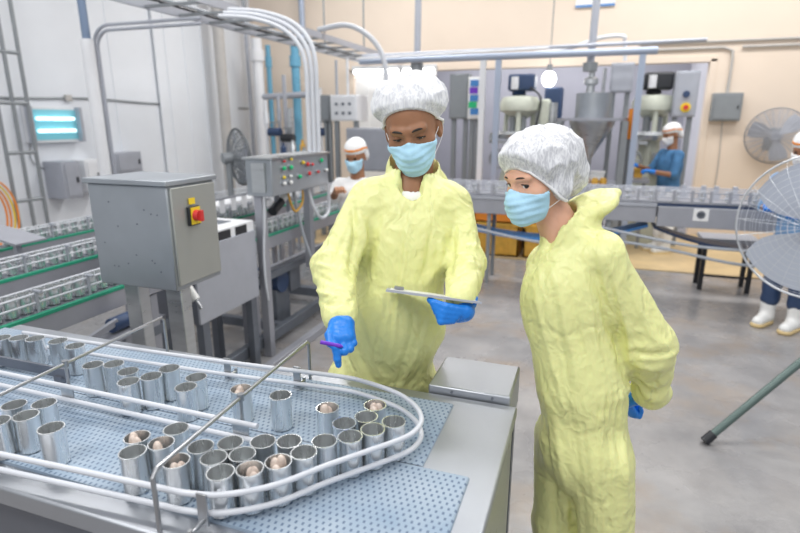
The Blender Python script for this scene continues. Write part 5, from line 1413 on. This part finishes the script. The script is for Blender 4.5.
LMAN = [([(413, 203), (409, 225), (401, 283), (397, 316), (392, 365)], 3.0, .0060), ([(408, 205), (404, 226), (396, 284), (392, 318), (387, 362)], 2.6, -.0040),
        ([(352, 203), (355, 238), (350, 274)], 4.5, -.014), ([(362, 215), (364, 245), (356, 285)], 4, .007), ([(372, 225), (366, 265), (352, 300)], 4, -.006), ([(384, 215), (378, 262), (364, 305)], 4.5, .005),
        ([(456, 212), (451, 258), (442, 290)], 4.5, -.014), ([(446, 222), (440, 262), (428, 285)], 4.5, .007), ([(432, 225), (428, 262), (418, 284)], 4, -.005),
        ([(358, 300), (374, 350), (384, 384)], 4, .006), ([(348, 325), (364, 365), (380, 388)], 4, -.005), ([(432, 312), (416, 355), (400, 386)], 4, .006), ([(438, 335), (424, 365), (408, 388)], 4, -.005), ([(418, 300), (408, 345), (398, 382)], 3.5, -.004),
        ([(456, 254), (470, 262), (482, 268)], 3.2, .006), ([(444, 278), (462, 272), (480, 270)], 3.2, -.005), ([(470, 215), (474, 235), (478, 256)], 3.5, .004), ([(462, 225), (464, 245), (470, 258)], 3, -.004),
        ([(313, 264), (330, 268), (346, 276)], 3.2, .007), ([(312, 273), (328, 280), (344, 286)], 3.2, -.007), ([(313, 290), (326, 294), (342, 296)], 3.2, .006), ([(318, 300), (330, 304), (344, 304)], 3, -.005),
        ([(345, 200), (334, 228), (322, 258)], 4, .004), ([(352, 215), (344, 240), (334, 262)], 3.5, -.004), ([(392, 200), (372, 208), (352, 204)], 4, .003), ([(430, 200), (448, 208), (460, 205)], 4, .003)]
def dman(v, nn):
    d = folds(v, [(Re, .09, .004, (Rw - Rs).normalized()), (Le, .09, .004, (Lw - Ls).normalized()), (lerp(Rs, chest_m, .3) - upv * .05, .09, .0025, (_R + upv).normalized()),
                  (lerp(Ls, chest_m, .3) - upv * .05, .09, .0025, (_R - upv).normalized()), (lerp(Re, Rw, .7), .06, .003, (Rw - Re).normalized())])
    e = np.exp(-(np.linalg.norm(v - V3(neck_m), axis=1) / .11) ** 2)
    return (d + drape(v, nn, LMAN)) * (1 - .6 * e)
lo, hi = bbox([neck_m + upv * .1, Rs, Ls, Re, Rw, Le, Lw, fR, fL, pel_m, chest_m], .22); lo[2] = .06; hi[2] = neck_m.z + .16
sculpt('coverall', 'suit', suit_man, lo, hi, .0062, man, smooth=1, disp=dman, two=True)
M['tee'] = mat('white_tee', (0.85, 0.85, 0.85), 0.8)
sculpt('undershirt', 'tee', lambda P: np.maximum(sd_ell(P, neck_m - _F * .016 + Vector((0, 0, -.022)), (.074, .078, .045)), -sd_cap(P, neck_m + upv * .012, neck_m + upv * .2, .075)), V3(neck_m) - .12, V3(neck_m) + .12, .005, man)
for sgn, f_ in ((-1, fR), (1, fL)):
    fd = (-_F + _R * .15 * sgn).normalized()
    bt_ = sculpt('boot', 'boot', lambda P: np.maximum(smin(sd_cap(P, f_ + upv * .20, f_ + upv * -.02, .062, .052), sd_cap(P, f_ + upv * -.03, f_ + fd * .15 + upv * -.045, .048, .042), .03), -(P[..., 2] - .012)), V3(f_) - np.array([.25, .25, .11]), V3(f_) + np.array([.25, .25, .32]), .009, man)
    sculpt('sole', 'sole', lambda P: np.maximum(np.maximum(sd_cap(P, (f_.x, f_.y, .02), (f_.x + fd.x * .15, f_.y + fd.y * .15, .02), .056, .050), P[..., 2] - .014), -P[..., 2] + .0005), (f_.x - .25, f_.y - .25, -.02), (f_.x + .25, f_.y + .25, .04), .006, bt_)
# right hand: pointing index, pen between thumb and fingers
A = lambda x, y, d: at(x, y, d=d)
hand('glove', man, [(A(341, 316, 1.415), A(341, 323, 1.40), .026, .029), (A(338, 326, 1.385), A(338, 338, 1.365), .024, .022), (A(345, 325, 1.39), A(347, 337, 1.37), .024, .021)],
     [[(A(335, 339, 1.36), .0115), (A(336.5, 350, 1.345), .0105), (A(337.5, 359, 1.345), .0095), (A(338.5, 365, 1.35), .0075)],
      [(A(342, 341, 1.36), .0115), (A(344.5, 351, 1.345), .0108), (A(341, 352, 1.37), .0095), (A(340, 345, 1.385), .008)],
      [(A(347.5, 340, 1.365), .0110), (A(350, 348.5, 1.355), .0103), (A(347, 349.5, 1.38), .009), (A(345, 343, 1.39), .008)],
      [(A(351.5, 336, 1.375), .0098), (A(353.5, 343, 1.365), .009), (A(351, 345, 1.385), .008), (A(349, 340, 1.395), .007)],
      [(A(334, 326, 1.375), .0130), (A(329.5, 335, 1.355), .0118), (A(330.5, 343, 1.345), .0105), (A(335, 347, 1.34), .0085)]], label='blue gloved right hand pointing its index finger down')
pen = MB().cyl(A(320.5, 342, 1.335), A(340, 346, 1.335), .0052, n=12).cyl(A(340, 346, 1.335), A(343, 346.6, 1.335), .0052, .0015, 12)
t = pen.build('pen', 'purple'); tag(t, 'purple pen held in the man\'s blue gloved right hand', 'pen')
# clipboard: near edge raised towards the camera side
cl0, cl1 = at(386, 289.5, d=1.36), at(482, 302, d=1.36)
ex = (cl1 - cl0).normalized(); vd = ray(432, 295).normalized(); vd = (vd - ex * vd.dot(ex)).normalized()
nrm = ex.cross(vd).normalized(); nrm = nrm if nrm.z > 0 else -nrm
ey_ = (vd * math.cos(.03) + nrm * math.sin(.03)).normalized(); nz = ex.cross(ey_).normalized(); nz = nz if nz.z > 0 else -nz
cb_ = thing('clipboard', 'grey clipboard with white papers held flat in the man\'s left hand', 'clipboard', tuple((cl0 + cl1) / 2))
def slab(o, sx0, sx1, sy0, sy1, z0, z1):
    vs = [o + ex * x + ey_ * y + nz * z for z in (z0, z1) for y in (sy0, sy1) for x in (sx0, sx1)]
    return MB().add(vs, [(0, 2, 3, 1), (4, 5, 7, 6), (0, 1, 5, 4), (2, 6, 7, 3), (0, 4, 6, 2), (1, 3, 7, 5)])
Wd = (cl1 - cl0).length
slab(cl0, 0, Wd, 0, .19, -.0055, .0).build('board', M['midgrey'], cb_)
slab(cl0, .010, Wd - .012, .03, .185, .0003, .0015).build('papers', 'whiteplastic', cb_)
slab(cl0, .02, .045, .05, .15, .003, .010).build('clip', 'thinrod', cb_)
# left hand under the board, thumb on top
o = lambda x, y, z: cl0 + ex * (x - .036) + ey_ * y + nz * z
FG = []
for k in range(4):
    rr = (.0108, .0112, .0106, .0095)[k]
    FG.append([(o(.232 - .006 * k, .014, -.026 - .010 * k), rr), (o(.190 - .002 * k, .002, -.024 - .0125 * k), rr), (o(.160 + .006 * k, .004, -.018 - .0105 * k), rr * .9), (o(.150 + .012 * k, .012, -.0125 - .0085 * k), rr * .75)])
hand('glove', man, [(Lw + (Lw - Le).normalized() * -.02, o(.243, .045, -.030), .028, .028), (o(.240, .03, -.030), o(.225, .035, -.040), .024, .022)],
     FG + [[(o(.245, .040, -.024), .0125), (o(.262, .044, -.010), .0112), (o(.266, .055, .004), .0100), (o(.252, .068, .0105), .0082)]], label='blue gloved left hand closed under the clipboard')

# ------------------------------------------------------------------ WOMAN
IRX = (-.0055, -.0005); LIDZ[0] = .0040; BROW[0] = .0021
fw_w = (_R * -0.84 - _F * 0.50 + Vector((0, 0, -0.17)))
HW = Head(at(538, 179, d=1.49), fw_w, (_R * -0.10 + Vector((0, 0, 1))), 0.925)
neck_w = at(568, 238, d=1.53)
Lsw, Rsw = at(604, 258, d=1.47), at(546, 266, d=1.66)
chest_w, waist_w, pel_w = at(566, 300, d=1.56), at(582, 388, d=1.58), at(583, 440, d=1.60)
Lew, Lww = at(649, 345, d=1.52), at(651, 391, d=1.64)
Rew, Rww = at(560, 352, d=1.83), at(618, 398, d=1.74)
wom = thing('person', 'woman in yellow coverall and thin hairnet looking at the table, hands behind her back', 'person', (pel_w.x, pel_w.y, 0))
fac = Vector((fw_w.x, fw_w.y, 0)).normalized(); lef = upv.cross(fac)
hLw, hRw = pel_w + lef * .075 - upv * .03, pel_w - lef * .075 - upv * .03
fLw, fRw = Vector((hLw.x, hLw.y, .09)) + lef * .02 + _R * .09, Vector((hRw.x, hRw.y, .09)) - lef * .02 + fac * .03 + _R * .07
def wom_body(P):
    d = head_sdf(HW.loc(P)) * HW.k
    d = smin(d, sd_cap(P, HW.w((0, -.022, -.07)), neck_w, .046, .052), .02)
    d = smin(d, sd_ell(P, chest_w, (.085, .075, .13)), .03)
    d = smin(d, sd_cap(P, lerp(Rsw, Lsw, .05), lerp(Rsw, Lsw, .95), .028), .02); d = smin(d, sd_cap(P, neck_w, chest_w, .05, .08), .03)
    d = smin(d, sd_cap(P, chest_w, pel_w, .070, .075), .03)
    for a, b_, c_ in ((Rsw, Rew, Rww), (Lsw, Lew, Lww)):
        d = smin(d, sd_cap(P, a, b_, .030, .027), .01); d = smin(d, sd_cap(P, b_, c_, .027, .020), .006)
    for a, b_ in ((hRw, fRw), (hLw, fLw)):
        kn = lerp(a, b_, .5) + fac * .02
        d = smin(d, sd_cap(P, a, kn, .055, .040), .02); d = smin(d, sd_cap(P, kn, b_, .040, .030), .02)
    return d
lo, hi = bbox([HW.c, Rsw, Lsw, Lew, Lww, Rew, Rww, fRw, fLw, pel_w], .14); lo[2] = .04
sculpt('body', 'skin_light', wom_body, lo, hi, .010, wom)
sculpt('head', 'skin_light', lambda P: smin(head_sdf(HW.loc(P)) * HW.k, sd_cap(P, HW.w((0, -.022, -.07)), neck_w - upv * .04, .045, .055), .02) - .0008, V3(HW.c) - np.array([.14, .14, .25]), V3(HW.c) + .14, .0030, wom)
head_parts(HW, wom, 'skin_light', 'net_woman', True, cap_c=(0, -.020, .056), cap_r=(.108, .142, .096), rim=(.050, -.165), pleat=60, hair_low=-.11, ears=True, tail=((0, -.115, -.005), (.075, .055, .075)))
def suit_wom(P):
    d = sd_ell(P, chest_w + Vector((0, 0, .01)), (.128, .122, .170))
    d = smin(d, sd_cap(P, lerp(Rsw, Lsw, .10) + upv * .012, lerp(Rsw, Lsw, .95) + upv * .018, .058), .05)
    d = smin(d, sd_cap(P, neck_w - fac * .04 + upv * -.01, lerp(Rsw, Lsw, .85) + upv * .02, .06, .052), .04)
    d = smin(d, sd_cap(P, chest_w, waist_w, .112, .135), .05)
    d = smin(d, sd_ell(P, pel_w + upv * -.01, (.132, .128, .16)), .05)
    d = smin(d, sd_cap(P, neck_w + upv * -.04, neck_w, .080, .068), .03)
    arm = smin(sd_cap(P, Lsw, Lew, .060, .070), sd_cap(P, Lew, Lww, .072, .058), .03)
    d = smin(d, arm, .025)
    arm = smin(sd_cap(P, Rsw, Rew, .062, .065), sd_cap(P, Rew, lerp(Rew, Rww, .9), .062, .045), .03)
    d = smin(d, arm, .025)
    for a, b_ in ((hRw, fRw), (hLw, fLw)):
        kn = lerp(a, b_, .5) + fac * .02
        d = smin(d, sd_cap(P, a, kn, .090, .076), .03); d = smin(d, sd_cap(P, kn, lerp(kn, b_, .9), .078, .070), .02)
    cdir = (HW.w((0, -.022, -.07)) - neck_w).normalized()
    d = smin(d, sd_cap(P, neck_w, neck_w + cdir * .035 - fac * .012, .070, .074), .02)
    # hood, thrown back: a flattened pocket with an open mouth
    d = smin(d, sd_cap(P, neck_w - fac * .045 + upv * .012, at(588, 209, d=1.55), .056, .046), .03)
    h0 = at(592, 205, d=1.55); hd = (at(616, 203, d=1.55) - at(572, 224, d=1.54)).normalized()
    hx_ = hd; hz_ = (upv - hx_ * upv.dot(hx_)).normalized(); hy_ = hz_.cross(hx_)
    Rh = np.array([[hx_.x, hy_.x, hz_.x], [hx_.y, hy_.y, hz_.y], [hx_.z, hy_.z, hz_.z]], dtype=np.float32)
    hood = smin(sd_ell(P, h0, (.076, .085, .034), Rh), sd_cap(P, h0, h0 + hx_ * .085 + hz_ * .002, .036, .012), .03)
    hood = smax(hood, -sd_ell(P, h0 + hz_ * .040 - hx_ * .025, (.050, .060, .030), Rh), .012)
    d = smin(d, hood, .022)
    hole = sd_cap(P, neck_w + cdir * -.01, neck_w + cdir * .12, .053, .066)
    d = smax(d, -hole, .008)
    vc = sd_cap(P, neck_w + fac * .075 - upv * .022, neck_w + fac * .085 + upv * .08, .006, .035)
    return smax(d, -vc, .010)
def _w(L): return [(500 + a / 1.76, 230 + b_ / 1.76) for a, b_ in L]
LWOM = [(_w([(165, 60), (190, 150), (212, 215), (228, 290)]), 5, -.014), (_w([(188, 50), (222, 165), (228, 250)]), 4.5, .007), (_w([(60, 100), (88, 225), (108, 300)]), 4.5, .006), (_w([(48, 130), (70, 240), (88, 310)]), 4, -.004),
        (_w([(100, 80), (122, 200), (138, 275)]), 4.5, .006), (_w([(120, 70), (140, 180), (160, 268)]), 4, -.005), (_w([(148, 70), (168, 190), (185, 262)]), 4, .006), (_w([(85, 70), (105, 190), (122, 290)]), 4, -.004),
        (_w([(178, 292), (181, 400), (183, 540)]), 1.8, .005), (_w([(190, 300), (193, 400), (194, 540)]), 3, -.003), (_w([(90, 320), (112, 430), (122, 540)]), 5, .007), (_w([(120, 310), (140, 420), (150, 540)]), 4.5, -.005), (_w([(150, 310), (162, 400), (168, 500)]), 4, .004),
        (_w([(215, 300), (222, 400), (218, 520)]), 5, .005), (_w([(205, 310), (208, 400), (206, 520)]), 4, -.004), (_w([(72, 330), (88, 430), (104, 540)]), 5, -.010),
        (_w([(235, 110), (262, 180), (285, 210)]), 4, .006), (_w([(250, 95), (280, 170), (305, 205)]), 4, -.004), (_w([(232, 215), (270, 222), (306, 214)]), 4, -.007), (_w([(230, 235), (268, 246), (300, 240)]), 4, .006), (_w([(232, 262), (262, 272), (296, 262)]), 3.5, -.005)]
def dwom(v, nn):
    d = folds(v, [(Lew, .10, .003, (Lww - Lsw).normalized()), (lerp(Lsw, chest_w, .3) - upv * .06, .09, .0025, (_R + upv).normalized()), (lerp(Lew, Lww, .8), .06, .003, (Lww - Lew).normalized()),
                  (pel_w - upv * .06, .10, .002, (_R * .6 + upv).normalized())], 1.0, (waist_w, upv))
    e = np.exp(-(np.linalg.norm(v - V3(neck_w), axis=1) / .10) ** 2)
    return (d + drape(v, nn, LWOM)) * (1 - .6 * e)
lo, hi = bbox([neck_w + upv * .1, Rsw, Lsw, Lew, Lww, Rew, Rww, fRw, fLw, pel_w], .22); lo[2] = .06; hi[2] = neck_w.z + .20
sculpt('coverall', 'suit', suit_wom, lo, hi, .0062, wom, smooth=1, disp=dwom, two=True)
for sgn, f_ in ((-1, fRw), (1, fLw)):
    fd = (fac + lef * .15 * sgn).normalized()
    bt_ = sculpt('boot', 'boot', lambda P: np.maximum(smin(sd_cap(P, f_ + upv * .18, f_ + upv * -.02, .056, .046), sd_cap(P, f_ + upv * -.03, f_ + fd * .13 + upv * -.045, .044, .038), .03), -(P[..., 2] - .012)), V3(f_) - np.array([.25, .25, .11]), V3(f_) + np.array([.25, .25, .30]), .009, wom)
    sculpt('sole', 'sole', lambda P: np.maximum(np.maximum(sd_cap(P, (f_.x, f_.y, .02), (f_.x + fd.x * .13, f_.y + fd.y * .13, .02), .052, .046), P[..., 2] - .014), -P[..., 2] + .0005), (f_.x - .25, f_.y - .25, -.02), (f_.x + .25, f_.y + .25, .04), .006, bt_)
def fist(w, d1, d2, d3, label, root, m='glove'):
    """w wrist, d1 along the hand, d2 across the knuckles (towards the index), d3 out of the palm"""
    p = lambda a, b_, c_: w + d1 * a + d2 * b_ + d3 * c_
    fs_ = []
    for k, (off, L_) in enumerate(((.030, 1.0), (.010, 1.08), (-.010, 1.0), (-.029, .82))):
        fs_.append([(p(.085, off, 0), .0105), (p(.085 + .030 * L_, off, .010), .0098), (p(.085 + .040 * L_, off, .030), .0088), (p(.085 + .028 * L_, off, .044), .0075)])
    fs_.append([(p(.035, .034, .006), .0125), (p(.060, .052, .018), .0112), (p(.085, .050, .032), .0098), (p(.102, .040, .042), .008)])
    return hand('glove' if m == 'glove' else 'hand', root, [(p(-.03, 0, 0), p(.02, 0, 0), .025, .026), (p(.03, .020, 0), p(.075, .024, 0), .020, .018), (p(.03, -.016, 0), p(.075, -.020, 0), .020, .017)], fs_, h=.0028, label=label, m=m)
fist(lerp(Lww, at(628, 402, d=1.72), .25), (at(628, 402, d=1.72) - Lww).normalized(), upv.cross((at(628, 402, d=1.72) - Lww)).normalized(), -upv, 'blue gloved left hand tucked behind her back', wom)
fist(Rww, (_R * .5 + _F * .2 - upv * .5).normalized(), _F, upv, 'blue gloved right hand behind her back', wom)

# ------------------------------------------------------------------ workers further back
def worker(label, base, eye_z, fac_, shirt, trousers, arms, lean=0.0, stripe=True, skin='skin_brown', maskm='mask', gl='glove'):
    f = Vector(fac_).normalized(); l = upv.cross(f)
    root = thing('person', label, 'person', (base[0], base[1], 0))
    B = Vector((base[0], base[1], 0)); k = eye_z / 1.62
    P_ = lambda a, b_, z: B + f * a + l * b_ + upv * z
    hc = P_(lean, 0, eye_z); nk = P_(lean * .9 - .03, 0, eye_z - .17); ch = P_(lean * .6 - .01, 0, eye_z - .38); pv = P_(0, 0, eye_z - .72)
    H = Head(hc, f * .95 - upv * .30, upv, .98)
    sh = [P_(lean * .8 - .02, s_ * .165, eye_z - .245) for s_ in (1, -1)]
    hips = [P_(0, s_ * .085, eye_z - .75) for s_ in (1, -1)]; feet = [P_(.0, s_ * .10, .09) for s_ in (1, -1)]
    A2 = []
    for s0, spec_, s_ in zip(sh, arms, (1, -1)):
        A2.append([s0] + [P_(*q) for q in spec_])
    def body(P):
        d = head_sdf(H.loc(P)); d = smin(d, sd_cap(P, H.w((0, -.02, -.07)), nk, .05, .055), .02)
        d = smin(d, sd_ell(P, ch, (.12, .10, .17)), .04); d = smin(d, sd_cap(P, sh[0], sh[1], .045), .03)
        d = smin(d, sd_cap(P, nk, ch, .05, .09), .03); d = smin(d, sd_cap(P, ch, pv, .09, .10), .03)
        for a in A2:
            d = smin(d, sd_cap(P, a[0], a[1], .044, .036), .015); d = smin(d, sd_cap(P, a[1], a[2], .035, .026), .01)
        for a, b_ in zip(hips, feet): d = smin(d, sd_cap(P, a, b_, .07, .035), .02)
        return d
    pts = [hc, nk, ch, pv] + sh + hips + feet + [q for a in A2 for q in a]
    lo, hi = bbox(pts, .15); lo[2] = .05
    sculpt('body', skin, body, lo, hi, .011, root)
    def shirt_f(P):
        d = sd_ell(P, ch, (.155, .125, .20)); d = smin(d, sd_cap(P, lerp(sh[0], sh[1], .1), lerp(sh[0], sh[1], .9), .065), .05)
        d = smin(d, sd_cap(P, ch, pv, .13, .135), .05)
        for a in A2: d = smin(d, sd_cap(P, a[0], lerp(a[0], a[1], .95), .060, .058), .02)
        d = smax(d, -sd_cap(P, nk + upv * .03, nk + upv * .2, .062), .01)
        return smax(d, (pv.z - .10) - P[..., 2], .01)
    dsp = lambda v: .009 * pnoise(v * 9) + .007 * crease(v * np.array([9, 9, 5])) - .004
    sculpt('shirt', shirt, shirt_f, lo, hi, .012, root, smooth=1, disp=dsp)
    def tr(P):
        d = sd_ell(P, pv - upv * .02, (.145, .125, .14))
        for a, b_ in zip(hips, feet): d = smin(d, sd_cap(P, a, lerp(a, b_, .78), .092, .070), .02)
        return d
    sculpt('trousers', trousers, tr, lo, hi, .014, root, smooth=1, disp=dsp)
    for a, b_, s_ in zip(hips, feet, (1, -1)):
        bt_ = sculpt('boot', 'boot', lambda P: np.maximum(np.maximum(smin(sd_cap(P, b_ + upv * .30, b_ + upv * -.02, .072, .052), sd_cap(P, b_ + upv * -.03, b_ + f * .15 + upv * -.045, .050, .044), .03), -(P[..., 2] - .026)), P[..., 2] - .36), V3(b_) - np.array([.26, .26, .11]), V3(b_) + np.array([.26, .26, .36]), .010, root)
        sculpt('sole', 'sole', lambda P: np.maximum(np.maximum(sd_cap(P, (b_.x, b_.y, .02), (b_.x + f.x * .15, b_.y + f.y * .15, .02), .058, .052), P[..., 2] - .032), -P[..., 2] + .0005), (b_.x - .26, b_.y - .26, -.02), (b_.x + .26, b_.y + .26, .06), .008, bt_)
    def capf(P):
        q = H.loc(P); d = smin(sd_ell(q, (0, -.02, .06), (.088, .112, .085)), sd_ell(q, (0, -.10, -.02), (.075, .04, .09)), .03)
        return np.maximum(d, -(q[..., 2] - (.030 if True else 0) + 1.0 * np.clip(-q[..., 1] - .0, 0, .12)))
    cp = sculpt('cap', 'elastic', capf, V3(hc) - .2, V3(hc) + .2, .006, root)
    def strf(P):
        q = H.loc(P); d = smin(sd_ell(q, (0, -.02, .06), (.0895, .1135, .0865)), sd_ell(q, (0, -.10, -.02), (.0765, .0415, .0915)), .03)
        t = q[..., 2] - .068 + .35 * np.clip(-q[..., 1], 0, .12)
        return np.maximum(np.maximum(d, np.abs(t) - .011), -(d + .006))
    sculpt('cap_stripe', 'orange', strf, V3(hc) - .2, V3(hc) + .2, .0045, cp)
    def mk(P):
        q = H.loc(P); x = np.abs(q[..., 0]); face = smin(head_sdf(q) - .006, sd_ell(q, (0, .072, -.066), (.050, .047, .054)), .02)
        return np.maximum(np.maximum(np.maximum(face, q[..., 2] + .014), -.132 + x * .42 - q[..., 2]), .02 - q[..., 1])
    sculpt('face_mask', maskm, mk, V3(hc) - .16, V3(hc) + .16, .006, root)
    for sg in (-1, 1):
        c_ = H.w((sg * .0315, .080, 0)); MB().ell(c_, .012, .012, .010, 10, 8).build('eye', 'iris', root)
    for a, s_ in zip(A2, (1, -1)):
        d1 = (a[2] - a[1]).normalized(); d2 = d1.cross(upv); d2 = (d2 if d2.length > .1 else l).normalized(); d3 = d2.cross(d1)
        d3 = d3 if d3.z < 0 else -d3
        fist(a[2], d1, d2 * s_, d3, 'blue gloved hand' if gl == 'glove' else None, root, gl)
    return root
wb_ = at(660, 252, z=0.0)
worker('person in blue work shirt and striped cap, sideways behind the back conveyor', (wb_.x, wb_.y), 1.50, (_R * -1.0 + _F * -.12), 'denim', 'tee',
       [((.10, .22, 1.02), (.33, .16, 1.06)), ((.14, -.20, 1.04), (.42, -.10, 1.12))], lean=.05, maskm='elastic')
M['skin_tan'] = mat('tan_skin', (0.52, 0.27, 0.16), 0.5, noise=0.08, nscale=30)
wl_ = at(357, 150, d=4.4)
worker('person in orange-striped white cap and mask peeking out behind the man at left', (wl_.x, wl_.y), 1.385, (_R * -.35 - _F * .9), 'tee', 'tee',
       [((.10, .24, .98), (.26, .16, 1.0)), ((.08, -.19, 1.04), (.20, -.09, 1.11))], lean=.03, gl='skin_tan')
wr_ = at(774, 326, z=0.0)
worker('person in pale blue shirt and white boots behind the stand fan', (wr_.x + .03, wr_.y), 1.45, (_R * -.8 - _F * .55), 'paleblue', 'navy',
       [((.10, .22, .98), (.32, .14, 1.0)), ((.10, -.22, .98), (.30, -.12, 1.02))], lean=.13, maskm='elastic')
